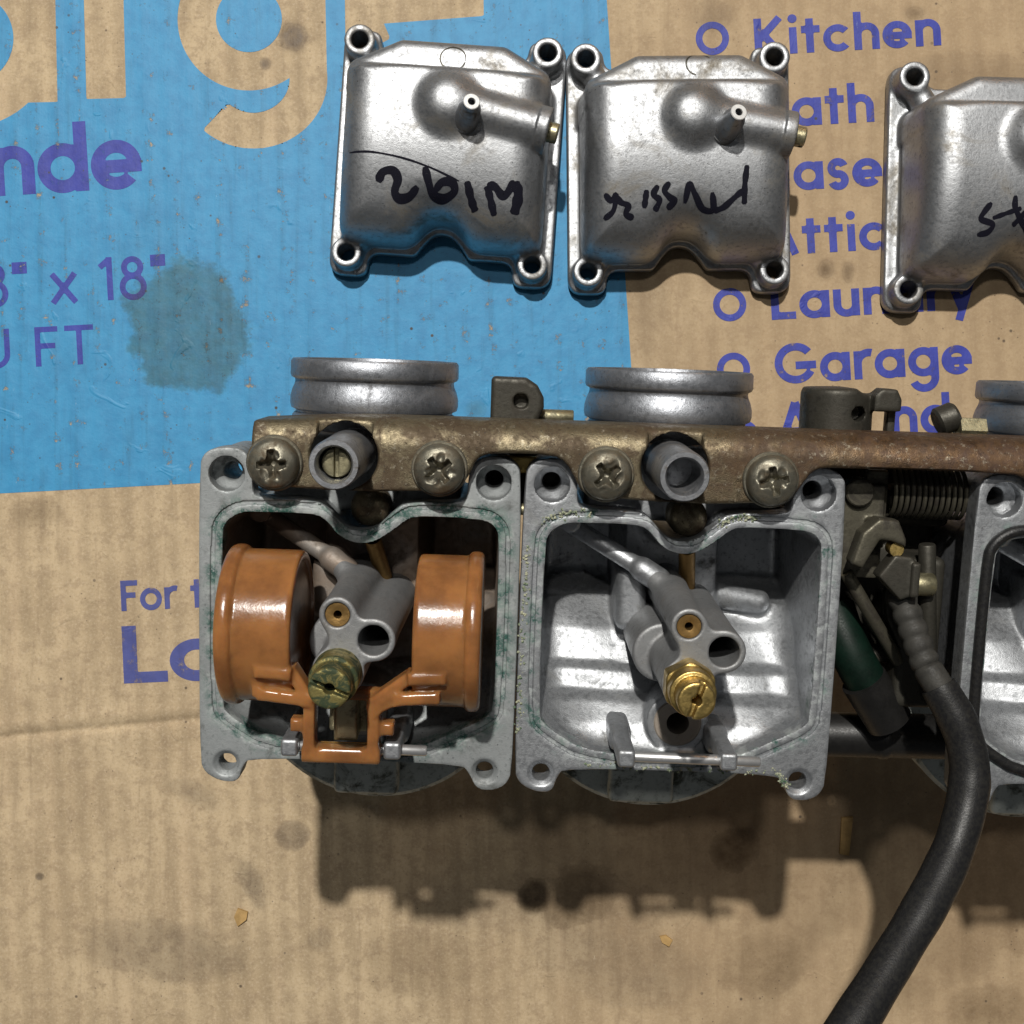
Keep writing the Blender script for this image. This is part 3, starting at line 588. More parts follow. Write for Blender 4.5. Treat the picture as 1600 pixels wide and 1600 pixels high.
STROKES = [
 [(q1([(155, 750), (300, 760), (450, 790), (600, 840), (755, 910)]), .45), (q1([(312, 912), (340, 862), (395, 855), (420, 900), (402, 960), (425, 995), (480, 985), (528, 935)]), 1.9),
  (q1([(570, 835), (590, 920), (612, 975), (670, 992), (728, 960), (715, 915), (662, 915), (622, 955)]), 1.8), (q1([(798, 910), (820, 1000), (842, 1062)]), 1.7),
  (q1([(946, 1085), (925, 1000), (906, 935)]), 1.6), (q1([(906, 935), (950, 940), (1000, 985), (1060, 912)]), 1.8), (q1([(1060, 912), (1078, 980), (1055, 1080)]), 2.2)],
 [(q2([(1032, 830), (1024, 930), (1026, 1032)]), 1.3), (q2([(1026, 955), (985, 985), (915, 1045), (862, 1062)]), 1.3), (q2([(848, 970), (858, 1056), (800, 1048), (752, 975), (722, 930), (702, 1025)]), 1.3),
  (q2([(614, 918), (588, 962), (618, 996), (648, 1012), (606, 1052)]), 1.3), (q2([(552, 935), (528, 982), (562, 1012), (538, 1066)]), 1.3), (q2([(490, 958), (480, 1052)]), 1.3),
  (q2([(262, 975), (298, 1012), (322, 985), (312, 1062), (262, 1106)]), 1.2), (q2([(322, 990), (352, 1022), (392, 1040), (380, 1082), (424, 1102)]), 1.3)],
 [(q3([(1120, 1012), (1086, 1058), (1076, 1090), (1136, 1114), (1118, 1150), (1064, 1164)]), 1.2), (q3([(1132, 1086), (1200, 1062), (1272, 1038)]), 1.0), (q3([(1236, 978), (1242, 1040), (1290, 1110), (1330, 1150)]), 1.2), (q3([(1340, 980), (1290, 1060), (1240, 1120)]), 1.2)]]
BOWLS = [((-16.92, 92.84), -4.0, 'silver float bowl marked with thick black characters and an arc, on the blue print'),
         ((43.6, 89.75), 0.5, 'silver float bowl with thin black scribble, straddling the blue edge and bare cardboard'),
         ((127.39, 84.24), -1.5, 'silver float bowl cut off by the right picture edge, beside the printed room list')]
for k, (c, a, lab) in enumerate(BOWLS):
    b = add('float_bowl', bowl_me, M['bowl'], None, (c[0], c[1], 0.25), (0, 0, rad(a)))
    b['label'] = lab; b['category'] = 'float bowl'; b['group'] = 'float bowls lying open side down on the cardboard'
    rx = (Vector((8.8, 4.4, 36.0)) - Vector((7.0, 2.6, 25.2))).to_track_quat('Z', 'Y').to_euler()
    nx0 = 8.4 if k == 1 else 5.4
    add('nipple', nip_me, M['vent'], b, (nx0, 3.0, 25.0), rx); add('nipple_base', nip_base, M['bowl'], b, (nx0, 3.0, 25.6), rx)
    tip = Vector((nx0, 3.0, 25.0)) + Euler(rx).to_matrix() @ Vector((0, 0, 10.0)); add('nipple_tip', tip_me, M['bright'], b, tip, rx)
    dq = Vector((3.0, -.6, 0)).to_track_quat('Z', 'Y').to_euler()
    d = add('drain_screw', drain_me, M['plated'], b, (25.6 if k else 25.0, 3.0, 22.4), dq)
    an = np.linspace(.3, 2 * np.pi + .2, 20) + [0, 1.5, .6][k]; n_ = 20 if k == 0 else 13
    add('casting_mark', marker_mesh([(np.stack([[708, 1092, 1640][k] + 20 * np.cos(an), [92, 100, 110][k] + 18 * np.sin(an)], 1)[:n_], .36)], c, rad(a), 21.6, .03), M['dark_steel'], b)
    add('marker_writing', marker_mesh(STROKES[k], c, rad(a)), M['marker'], b)

# ------------------------------------------------------------------ carburetor bank
BANK_R = Euler((rad(8.054), rad(0.25), rad(-1.935)), 'XYZ'); BANK_T = Vector((-28.775, -21.142, 95.22))
bank = bpy.data.objects.new('carburetor_bank', None); COL.objects.link(bank)
bank.empty_display_size = 0.02
bank.location = BANK_T * MM; bank.rotation_euler = BANK_R
bank['label'] = 'row of joined motorcycle carburetors lying upside down with open float chambers'; bank['category'] = 'carburetor bank'
BM = Matrix.Translation(BANK_T) @ BANK_R.to_matrix().to_4x4(); BMI = BM.inverted()
def tl(p): return tuple(BMI @ Vector(p))            # world mm -> bank mm
PITCH = (0.0, 59.73, 142.97)
OUTER = chaikin([(-29.7, -27), (-29.7, 28.6), (-28.6, 31.6), (-25.5, 32.6), (-21.6, 32.4), (-19.8, 30.0), (-19.8, 24.4), (-18.6, 23.4), (-8, 23.2), (-6.2, 22), (-3, 18.4), (0, 17.6), (3.3, 18.6), (6.5, 22), (8.5, 23.5), (18.6, 23.7), (19.8, 24.8), (19.8, 29.6), (21.8, 32.2), (25, 32.7), (28.4, 31.6), (29.8, 28.8), (29.9, -27), (28.8, -30.2), (26, -31.5), (23, -31.2), (21.6, -28.2), (20.0, -26.3), (-20, -26.4), (-21.4, -28.2), (-22.2, -31.3), (-25.4, -31.4), (-28.6, -29.8)], 2)
INNER = chaikin([(-25.4, -15.9), (-25.4, 16.5), (-24.6, 18.8), (-22.2, 20.5), (-19, 20.8), (-8.2, 20.8), (-6, 19.5), (-3.7, 16.6), (-.5, 15.4), (2.8, 15.8), (6, 18), (9, 20.5), (11, 20.9), (22.8, 20.8), (25.2, 19.4), (25.9, 16.8), (25.9, -14.8), (24.8, -17), (16, -21.3), (12, -23.2), (-15, -23.7), (-24.2, -18.2)], 2)
def floor_z(X, Y):
    yk = np.linspace(-40, 40, 801); zk = np.interp(yk, [-24, -19, -15.4, -14.0, -10.4, -9.2, -3.4, 0.6, 3.2, 5, 6.5, 22], [-2.2, -5.0, -8.6, -11.4, -13.0, -15.6, -18.4, -22.6, -25.5, -31, -32.5, -32.5])
    kn = np.exp(-np.linspace(-2, 2, 23) ** 2); zk = np.convolve(np.pad(zk, 11, 'edge'), kn / kn.sum(), 'valid')
    base = np.interp(Y, yk, zk) + .6 * np.sin(X * .27 + Y * .24 + .7) * np.clip((4 - Y) / 6, 0, 1)
    cw = np.clip((11.5 - np.abs(X - .5)) / 2.5, 0, 1); cw = cw * cw * (3 - 2 * cw)
    cen = np.interp(Y, [-24, -16, -6, 0, 22], [-3, -10, -17.0, -18, -18])
    side_ = np.clip((np.abs(X) - 20) / 5.0, 0, 1) ** 2 * 2.2
    return base * (1 - cw) + np.maximum(base, cen) * cw + side_ * (Y < 2)
def body_sdf(X, Y, Z):
    do = polysd(OUTER, X, Y); di = polysd(INNER, X, Y)
    plate = smax(do, np.maximum(Z, -5.2 - Z), .35)
    wall = np.maximum(smax(di - 2.6, do + .6, .5), np.maximum(Z, -36 - Z))
    block = boxsd(X, Y, Z, (0, 27.5, -28), (18.0, 7.5, 18.0), 1.5)
    earc = np.minimum(zcyl(X, Y, Z, -24.5, 27.65, 4.6, -18, -1, .5), zcyl(X, Y, Z, 24.5, 27.65, 4.6, -18, -1, .5))
    f = np.minimum(np.minimum(plate, wall), np.minimum(block, earc))
    cav = smax(di + np.maximum(-Z, 0) * .03, floor_z(X, Y) - Z, 2.0)
    f = smax(f, -cav, .2)
    f = np.maximum(f, -np.maximum(np.abs(di - 1.75) - .38, -.45 - Z))
    for sx in (-1, 1):
        hx = sx * 24.5; rr = np.hypot(X - hx, Y - 27.65)
        cb = np.maximum(rr - 3.25, -3.6 - Z); cone = rr - 1.75 - np.maximum(Z + 5.0, 0) * 1.1
        f = smax(f, -np.maximum(cb, -5.0 - Z), .25); f = np.maximum(f, -(rr - 1.55)); f = np.maximum(f, -np.maximum(cone, Z + 3.4))
        r2 = np.hypot(X - hx, Y + 27.65); f = np.maximum(f, -(r2 - 1.65)); f = np.maximum(f, -(r2 - 2.4 - (Z + .2)))
    f = np.minimum(f, zcyl(X, Y, Z, 1.4, 21.8, 3.6, -16, -4.6, .4))
    rib = capsule(X, Y, Z, (-20.2, 18.4, -14), (-4.2, 9.8, -8), 1.75); f = smin(f, rib, .8)
    rib2 = capsule(X, Y, Z, (-6.2, 10.9, -8.2), (-3.2, 9.2, -7), 2.4); f = smin(f, rib2, .6)
    f = np.minimum(f, zcyl(X, Y, Z, -20.4, 19.4, 2.1, -30, -9.5, .3))
    f = smin(f, zcyl(X, Y, Z, 1.2, -17.4, 5.9, -20, -2.0, .5), 1.0)
    f = smin(f, capsule(X, Y, Z, (8, 4.4, -21), (19, 2.4, -22), 2.7), 2.0)
    f = smin(f, boxsd(X, Y, Z, (-7.6, 4.2, -20), (3.0, 6.5, 8.5), 2.0), 1.5)
    f = np.maximum(f, -np.maximum(np.hypot(X - 1.2, Y + 17.4) - 2.3, -17 - Z))
    return f
def body_attr(V):
    di = polysd(INNER, V[:, 0].astype(np.float32), V[:, 1].astype(np.float32))
    gr = np.exp(-((di - 1.7) / 1.7) ** 2) * (V[:, 2] > -1.6) + .75 * np.exp(-((di) / .6) ** 2) * (V[:, 2] > -3)
    return {'groove': np.clip(gr, 0, 1), 'inside': ((di < -.05) | (V[:, 2] < -1.2)) * np.clip(-(V[:, 2]) / 2.5, 0, 1) * (di < .3) * np.clip((V[:, 1] + 13) / 6, 0, 1)}
body_me = sdfmesh('carburetor_body', (-31, -33.5, -37), (31.4, 36, 1.1), .3, body_sdf, body_attr)
TX = (-1.05, 6.5, 3.15); RXl = (5.15, 2.3, 3.75); BXl = (-.8, -3.4, 4.5)
def tower_sdf(X, Y, Z):
    z0, z1 = -24, 20
    c1 = np.hypot(X - TX[0] - .5 * np.clip((12 - Z) / 30, 0, 1), Y - TX[1]) - TX[2] - .9 * np.clip((10 - Z) / 30, 0, 1)
    c2 = np.hypot(X - RXl[0], Y - RXl[1]) - RXl[2] - .6 * np.clip((10 - Z) / 30, 0, 1)
    c3 = np.hypot(X - BXl[0], Y - BXl[1]) - BXl[2] - .8 * np.clip((8 - Z) / 30, 0, 1)
    web = polysd([TX[:2], RXl[:2], BXl[:2]], X, Y) - 1.6
    f = smin(smin(c1, c2, 1.6), smin(c3, web, 1.2), 1.6)
    f = smax(f, np.maximum(Z - z1, z0 - Z), .4)
    f = np.maximum(f, -np.maximum(np.hypot(X - RXl[0], Y - RXl[1]) - 2.65, -8 - Z))
    f = np.maximum(f, -np.maximum(np.hypot(X - TX[0], Y - TX[1]) - 2.15, 8 - Z))
    fin = zcyl(X, Y, Z, -3.0, -2.6, 5.6, -24, 3.0, .8); f = smin(f, fin, .8)
    arm = capsule(X, Y, Z, (-4.6, 10.2, -8), (-1.6, 7.4, -4.0), 2.2); f = smin(f, arm, .8)
    return f
tower_me = sdfmesh('jet_tower', (-10, -11, -25), (12, 15, 21), .25, tower_sdf, None, 60)
pilot_me = lathe('pilot_jet', [(0, -9), (.72, -9), (.72, .5), (1.25, .62), (2.05, .62), (2.12, .4), (2.12, -3)], 40)
def main_jet(X, Y, Z):
    an = np.arctan2(Y, X); r = np.hypot(X, Y); hexr = r * np.cos((an + np.pi / 6) % (np.pi / 3) - np.pi / 6)
    f = smax(hexr - 4.15, np.maximum(Z - 3.3, -1 - Z), .3); f = smax(f, r - 4.55, .3)
    f = smin(f, zcyl(X, Y, Z, 0, 0, 3.95, 2.8, 6.4, .4), .25); f = smin(f, zcyl(X, Y, Z, 0, 0, 3.15, 6, 10.4, .5), .25)
    f = np.maximum(f, -np.maximum(np.abs(X * .88 - Y * .3 - .0) - .42, 8.9 - Z)); f = np.maximum(f, -np.maximum(r - .85, 6 - Z))
    return np.maximum(f, -(r - 1.5 - (Z - 10.0) * 1.0) if False else f)
mjet_me = sdfmesh('main_jet', (-5.5, -5.5, -1.6), (5.5, 5.5, 11), .18, main_jet)
def main_jet_round(X, Y, Z):
    r = np.hypot(X, Y); f = zcyl(X, Y, Z, 0, 0, 4.2, -1, 5.6, .5); f = smin(f, zcyl(X, Y, Z, 0, 0, 3.5, 5, 10.2, .6), .4)
    f = np.maximum(f, -np.maximum(np.abs(X * .35 + Y * .94) - .5, 8.7 - Z)); return np.maximum(f, -np.maximum(r - .95, 6 - Z))
mjet1_me = sdfmesh('main_jet', (-5.5, -5.5, -1.6), (5.5, 5.5, 11), .18, main_jet_round)
seat_me = lathe('float_valve_seat', [(2.15, -12), (2.15, .35), (4.3, .35), (4.55, .05), (4.55, -2)], 40)
def post_sdf(X, Y, Z):
    f = boxsd(X, Y, Z, (0, -.2, 2), (1.55, 1.6, 12.8), .6); f = smin(f, boxsd(X, Y, Z, (0, -1.0, -6), (1.7, 2.2, 8), 1.0), 2.0)
    return smax(f, -(np.hypot(Y + .2, Z - 13.0 + 0) - 0.0001) if False else f, .1)
post_me = sdfmesh('hinge_post', (-3, -5, -16), (3, 3, 16), .25, post_sdf)
pin_me = lathe('hinge_pin', [(0, 0), (.8, 0), (.95, .2), (.95, 25.4), (.8, 25.6), (0, 25.6)], 24, 'x')
vent_me = lathe('vent_tube', [(4.6, -8), (4.6, -1), (4.5, 0), (4.4, 15.0), (4.15, 15.8), (3.35, 15.8), (3.0, 15.2), (2.9, 4), (0, 4)], 48)
def plug_sdf(X, Y, Z): return np.maximum(zcyl(X, Y, Z, 0, 0, 2.6, 0, 2.4, .7), -np.maximum(np.abs(X) - .4, 1.2 - Z))
plug_me = sdfmesh('slotted_plug', (-3.2, -3.2, -.6), (3.2, 3.2, 3), .17, plug_sdf)
cap_me = lathe('pilot_screw_plug', [(0, .9), (1.6, .75), (2.8, .2), (3.5, -.8), (3.7, -2.2), (3.7, -6)], 36)
small_tube = lathe('fuel_tube', [(1.6, 0), (1.6, 14)], 24)
# lower diaphragm housing
cover_me = lathe('diaphragm_cover', [(0, -35.6), (28.6, -35.6), (29.5, -36.4), (29.5, -46), (28.8, -46.8), (28.8, -47.4), (29.5, -48), (29.5, -52), (28.4, -53.5), (25.5, -55), (24.2, -60), (22, -66), (18, -70), (14.6, -73), (13.5, -90.3), (12, -91.3), (0, -91.3)], 96)
def pad_sdf(X, Y, Z): return smin(boxsd(X, Y, Z, (0, 0, 0), (7.0, 7.0, 3.2), 1.2), boxsd(X, Y, Z, (4, -1, -2), (2, 7.4, 2), .6), .6)
pad_me = sdfmesh('cover_pad', (-8, -9.5, -5), (8, 8, 4), .4, pad_sdf)
spig_me = lathe('intake_spigot', [(15.7, 24), (16.4, 30), (16.6, 37.4), (16.2, 37.9), (15.8, 38.1), (15.9, 38.5), (16.75, 38.9), (17.0, 39.8), (16.95, 41.2), (16.6, 42.6), (16.15, 43.6), (16.0, 44.3), (16.1, 44.7), (16.7, 45.0), (16.95, 45.5), (16.9, 48.2), (16.5, 48.7), (15.2, 48.7), (14.9, 48.1), (14.6, 30), (13.5, 26), (0, 26)], 96, 'y')
def float_sdf(X, Y, Z):
    r = np.hypot(Y - 1.1, Z - 6.0)
    def drum(x0, x1): return smax(r - 13.7, np.abs(X - (x0 + x1) / 2) - (x1 - x0) / 2, .9)
    def lip(x0, x1): return smax(r - 14.5, np.abs(X - (x0 + x1) / 2) - (x1 - x0) / 2, 1.3)
    f = np.minimum(np.minimum(drum(-21.5, -9.2), lip(-22.3, -19.3)), np.minimum(drum(11.6, 22.6), lip(20.5, 23.4)))
    f = smax(f, -smax(r - 12.0, np.abs(X + 9.2) - .6, .3), .3); f = smax(f, -smax(r - 12.0, np.abs(X - 11.6) - .6, .3), .3)
    arms = None
    def A(x0, y0, x1, y1, zc=15.0, hz=2.2, wd=1.05):
        nonlocal arms
        L = math.hypot(x1 - x0, y1 - y0); ux, uy = (x1 - x0) / L, (y1 - y0) / L; mx, my = (x0 + x1) / 2, (y0 + y1) / 2
        a = np.abs((X - mx) * ux + (Y - my) * uy) - L / 2; b = np.abs(-(X - mx) * uy + (Y - my) * ux) - wd
        q = smax(np.maximum(a, b), np.abs(Z - zc) - hz, .7); arms = q if arms is None else smin(arms, q, .8)
    # frame in plan: two uprights, top and bottom bars, struts to both drums, side stubs
    A(-6.2, -9, -6.2, -20.2); A(5.0, -9, 5.0, -20.2); A(-7.4, -19.6, 6.2, -19.6, 14.4, 2.5, 1.3); A(-6.6, -8.8, 5.4, -8.8, 14.0, 1.6, 1.0)
    A(-6.2, -9.4, -9.6, -4.0, 15.5); A(-9.0, -4.6, -15.4, -4.2, 17.0, 2.4); A(-5.6, -9.6, -15.0, -8.6, 15.2, 2.6, 1.1); A(-15.2, -3.6, -15.2, -9.2, 15.0, 2.6, .9)
    A(5.0, -9.6, 11.6, -4.6, 15.5); A(11.0, -4.7, 17.6, -4.4, 17.0, 2.4); A(4.4, -11.2, 9.2, -8.6, 15.2, 2.2, 1.1); A(8.6, -8.8, 16.6, -8.2, 15.4, 2.6, 1.1)
    A(-6, -14.4, -9.6, -14.4, 14.6, 1.8, 1.2); A(5, -14.6, 8.6, -14.6, 14.6, 1.8, 1.2)
    body = boxsd(X, Y, Z, (-13.5, -6.4, 9.5), (4.0, 3.2, 5.5), 1.5); body2 = boxsd(X, Y, Z, (15.6, -6.4, 9.5), (3.6, 3.2, 5.5), 1.5)
    f = smin(f, np.minimum(body, body2), 1.0)
    f = smin(f, arms, .6)
    f = np.maximum(f, -(np.hypot(Y + 19.4, Z - 13.0) - 1.0))
    return f
float_me = sdfmesh('float', (-24, -22.5, -9.5), (25, 17, 21.5), .34, float_sdf)
tang_me = sdfmesh('float_tang', (-5, -22, 6), (6, -7, 16), .3, lambda X, Y, Z: np.minimum(boxsd(X, Y, Z, (-.4, -13.6, 11.6), (1.9, 4.6, .7), .3), np.minimum(boxsd(X, Y, Z, (-2.1, -13.6, 10.2), (.4, 4.6, 2.0), .2), np.minimum(boxsd(X, Y, Z, (1.3, -13.6, 10.2), (.4, 4.6, 2.0), .2), boxsd(X, Y, Z, (-.4, -14, 8.2), (3.4, 3.6, .5), .3)))))
def oring_sdf(X, Y, Z):
    di = polysd(INNER, X, Y); return np.sqrt((di - 1.5) ** 2 + (Z - .25) ** 2) - 1.05
oring_me = sdfmesh('o_ring', (-30, -29, -1.6), (30.5, 25, 2.2), .36, oring_sdf)

bodies = []
for k, px in enumerate(PITCH):
    lab = ['carburetor body with amber floats, left end of the row', 'carburetor body with bare bright chamber, second in the row', 'carburetor body with black o-ring at the right picture edge'][k]
    b = add('carburetor_body', body_me, M['body_clean'], bank, (px, 0, 0), label=lab); bodies.append(b)
    if k == 0: setmat(b, M['body_dirty'])
    add('jet_tower', tower_me, M['tower'], b)
    add('pilot_jet', pilot_me, M['bronze'], b, (TX[0], TX[1], 19.0))
    add('main_jet', mjet1_me if k == 0 else mjet_me, M['brass_dull'] if k == 0 else M['brass'], b, (BXl[0], BXl[1], 20.0), label='tarnished main jet' if k == 0 else 'bright brass main jet')
    add('float_valve_seat', seat_me, M['seat'], b, (1.2, -17.4, -2.0))
    for hx in (-10.0, 8.2): add('hinge_post', post_me, M['body_clean'], b, (hx, -18.9, 0))
    add('hinge_pin', pin_me, M['steel'], b, (-11.4, -19.4, 12.0), (0, 0, rad(-.6)))
    add('vent_tube', vent_me, M['vent'], b, (-2.6, 31.65, 0))
    if k == 0: add('slotted_plug', plug_me, M['plated'], b, (-2.6, 31.65, 10.5))
    add('pilot_screw_plug', cap_me, M['rail'], b, (1.4, 21.8, -2.9))
    ft = (Vector((3.0, 8.5, -12)) - Vector((1.8, 15.5, -6))); L = ft.length
    add('fuel_tube', small_tube, M['copper'] if k else M['bronze'], b, (1.8, 15.6, -6), ft.to_track_quat('Z', 'Y').to_euler())
    add('diaphragm_cover', cover_me, M['cover'], b, (0.3, -18.0, 0))
    add('cover_pad', pad_me, M['cover'], b, (-1.5, -38.0, -33.6))
    add('intake_spigot', spig_me, M['spigot'], b, (-.6 if k < 2 else -3.2, 0, -27.0))
    if k == 0:
        add('float', float_me, M['float'], b); add('float_tang', tang_me, M['plated'], b)
    if k == 2: add('o_ring', oring_me, M['rubber'], b)
# pale crust left by the old gasket on the second body
def crumbs(pts, n, spread):
    V = []; F = []
    for _ in range(n):
        i = random.randrange(len(pts) - 1); t = random.random(); p = np.array(pts[i]) * (1 - t) + np.array(pts[i + 1]) * t
        c = p + np.array([random.gauss(0, spread), random.gauss(0, spread), 0]); s = random.uniform(.12, .42); o = len(V)
        R_ = Euler((random.random() * 3, random.random() * 3, random.random() * 3)).to_matrix()
        for q in ((1, 0, 0), (-1, 0, 0), (0, 1, 0), (0, -1, 0), (0, 0, .8), (0, 0, -.8)):
            v = R_ @ Vector(q); V.append((c[0] + v.x * s, c[1] + v.y * s, c[2] + .05 + v.z * s * .8))
        F += [(o + a, o + b_, o + c_) for a, b_, c_ in ((0, 2, 4), (2, 1, 4), (1, 3, 4), (3, 0, 4), (2, 0, 5), (1, 2, 5), (3, 1, 5), (0, 3, 5))]
    return mesh_np('gasket_crumbs', V, F, False)
add('gasket_crumbs', crumbs([(-28.6, 16, 0), (-29.0, -4, 0), (-29.2, -20, 0)], 120, .4), M['crumb'], bodies[1], kind='stuff')
add('gasket_crumbs', crumbs([(-16, -25.7, 0), (0, -25.8, 0), (20, -25.6, 0), (22.4, -28.6, 0)], 110, .35), M['crumb'], bodies[1], kind='stuff')
add('gasket_crumbs', crumbs([(6.5, 20.8, 0), (9.5, 22.8, 0), (14, 23, 0)], 60, .4), M['crumb'], bodies[1], kind='stuff')
add('gasket_crumbs', crumbs([(-26, 21, 0), (-22, 22.5, 0), (-17.5, 22.6, 0)], 50, .5), M['crumb'], bodies[1], kind='stuff')

# mounting rail
RO = [(-19.0, 40)]
RO = [(-19.2, 41), (-19.4, 28.2), (-18.2, 26.2), (-12, 25.8), (0, 25.5), (15.5, 26.2), (18.6, 27.0), (20.2, 29.4), (21.4, 32.4), (24, 33.4), (35, 33.4), (37.6, 32.0), (39.2, 29.2), (40.8, 26.4), (46, 25.9), (60, 25.2), (74.5, 26.0), (78.6, 26.6), (80.4, 29.6), (82.2, 32.2), (85, 32.8), (118, 32.9), (121.5, 31.6), (123, 28.6), (125, 26.2), (143, 25.5), (162, 26), (163, 41)]
RO = chaikin(RO, 1)
def rail_sdf(X, Y, Z):
    do = polysd(RO, X, Y)
    R0 = 5.2; ty, tz = 39.0, 3.3
    dy = Y - (ty - R0); dz = Z - (tz - R0)
    outer = np.where((dy > 0) & (dz > 0), np.hypot(np.maximum(dy, 0), np.maximum(dz, 0)) - R0, np.maximum(dy, dz) - R0)
    th = 2.1
    dyi = Y - (ty - R0); dzi = Z - (tz - R0); ri = R0 - th
    inner = np.where((dyi > 0) & (dzi > 0), np.hypot(np.maximum(dyi, 0), np.maximum(dzi, 0)) - ri, np.maximum(dyi, dzi) - ri)
    L = np.maximum(np.maximum(outer, -inner), -10 - Z)
    f = smax(L, do, .6)
    for px in PITCH:
        h = np.hypot(X - px + 2.6, Y - 31.9) - 6.1; slot = np.maximum(np.abs(X - px + 2.6) - 4.9, np.maximum(32.2 - Y, 0.9 - Z)); f = smax(f, -np.minimum(h, slot), .5)
    return f
rail = add('mounting_rail', sdfmesh('mounting_rail', (-20.5, 24, -11), (164, 40.5, 4.2), .42, rail_sdf), M['rail'], bank)
def screw_sdf(X, Y, Z):
    r = np.hypot(X, Y); dome = np.sqrt(X * X + Y * Y + (Z + 3.4) ** 2) - 7.0
    f = smax(smax(r - 4.6, dome, .8), -Z - .6, .3)
    cr = np.minimum(np.maximum(np.abs(X) - .62, np.abs(Y) - 2.6), np.maximum(np.abs(Y) - .62, np.abs(X) - 2.6)); cr = smin(cr, r - 1.25, .6)
    return smax(f, -np.maximum(cr + np.maximum(2.6 - Z, 0) * .42, .6 - Z), .2)
def chewed(seed):
    rg = random.Random(seed); nicks = [(rg.uniform(-2.6, 2.6), rg.uniform(-2.6, 2.6), rg.uniform(.35, .8), rg.uniform(0, 3.14)) for _ in range(7)]
    def fn(X, Y, Z):
        f = screw_sdf(X, Y, Z)
        for x, y, q, a in nicks:
            u = (X - x) * math.cos(a) + (Y - y) * math.sin(a); v = -(X - x) * math.sin(a) + (Y - y) * math.cos(a)
            f = smax(f, -(np.sqrt((u / 1.8) ** 2 + v ** 2 + (Z - 3.3) ** 2) - q), .25)
        return f
    return sdfmesh('mounting_screw', (-5.6, -5.6, -1.2), (5.6, 5.6, 4.4), .19, fn)
wash_me = lathe('washer', [(0, 0), (5.1, 0), (5.1, .5), (4.9, .7), (0, .7)], 48)
for k, px in enumerate(PITCH[:2]):
    for j, sx in enumerate((-15.0, 14.7)):
        s = add('mounting_screw', chewed(k * 2 + j + 3), M['screw'], rail, (px + sx, 30.3, 3.9), (0, 0, rad([4, 38, 40, 12][k * 2 + j])))
        add('washer', wash_me, M['screw'], rail, (px + sx, 30.3, 3.32))
# cast lugs above the rail
def lug1(X, Y, Z):
    p = polysd([(23.3, 34), (23.3, 46.2), (23.8, 46.7), (30, 46.6), (32.2, 45.2), (33.4, 43), (33.5, 41), (32.6, 39), (31.5, 34)], X, Y)
    f = smax(p, np.abs(Z + 13) - 3, 1.0); return np.maximum(f, -np.hypot(X - 29.0, Y - 42.4) + 1.35) if False else smax(f, -np.maximum(np.hypot(X - 29, Y - 42.2) - 1.4, -12.6 - Z), .2)
add('cast_lug', sdfmesh('cast_lug', (21, 32, -17.5), (36, 48.5, -9), .3, lug1), M['dark_steel'], bank)
add('link_pin', lathe('link_pin', [(0, 0), (1.25, 0), (1.4, .2), (1.4, 9.6), (1.25, 9.8), (0, 9.8)], 20, 'x'), M['plated'], bank, (29.6, 39.2, -15))
def lug2(X, Y, Z):
    p = polysd([(84.0, 34), (83.8, 45.6), (84.6, 46.6), (92.6, 46.8), (94, 46.0), (97.2, 45.6), (97.6, 34)], X, Y)
    f = smax(p, np.hypot(X - 90.5, Z + 16) - 7.2, 1.2); f = np.maximum(f, -np.maximum(np.hypot(X - 93.2, Y - 42) - 1.45, -14 - Z))
    hook = smax(polysd([(95.8, 42.6), (95.8, 45.6), (97.2, 47.0), (100, 46.9), (101, 45), (101.0, 42.8), (99.6, 42.6)], X, Y), np.abs(Z + 11) - 2.6, .6)
    post = boxsd(X, Y, Z, (100.2, 40.0, -13), (.8, 3.0, 1.4), .3)
    return smin(smin(f, hook, .6), post, .4)
add('throttle_stop_bracket', sdfmesh('throttle_stop_bracket', (82, 32, -24), (103, 48.5, -7), .34, lug2), M['dark_steel'], bank)
add('adjuster_knob', lathe('adjuster_knob', [(0, 0), (2.4, 0), (2.9, .5), (2.9, 3.6), (2.4, 4.2), (0, 4.2)], 24, 'x'), M['dark_steel'], bank, (110.4, 40.4, -16), (0, 0, rad(25)))
add('adjuster_nut', lathe('adjuster_nut', [(0, 0), (2.6, 0), (2.6, 5), (0, 5)], 6, 'x', False), M['plated'], bank, (114.2, 39.4, -15))
# throttle linkage between the second and third bodies
th = np.linspace(0, 2 * np.pi * 12.5, 12 * 22); hx = 99.8 + (113.6 - 99.8) * th / th[-1]
add('return_spring', sweep('return_spring', np.stack([hx, 27.6 + 5.0 * np.cos(th), -10 + 5.0 * np.sin(th)], 1), .42, 7), M['dark_plated'], bank)
add('throttle_shaft', lathe('throttle_shaft', [(0, 0), (2.6, 0), (2.6, 56), (0, 56)], 24, 'x'), M['dark_steel'], bank, (72, 26, -14))
def lever(X, Y, Z):
    f = boxsd(X, Y, Z, (97.0, 24.2, -8), (2.2, 7.5, 1.0), .4)
    hk = smax(polysd([(90.4, 15.2), (92.0, 21.0), (95.0, 23.8), (98.6, 23.4), (100.2, 20.0), (100.2, 18.6), (97.4, 19.6), (95.4, 19.8), (94.0, 17.2), (92.6, 14.4)], X, Y), np.abs(Z - .4) - 2.4, .7)
    bridge = boxsd(X, Y, Z, (97.0, 21.5, -4), (2.0, 1.2, 4.5), .4)
    plate = boxsd(X, Y, Z, (93, 20, -7), (5.5, 9, .8), .4)
    return smin(np.minimum(f, plate), smin(hk, bridge, .5), .6)
add('throttle_lever', sdfmesh('throttle_lever', (86, 9, -11), (104, 34, 4), .36, lever), M['dark_plated'], bank)
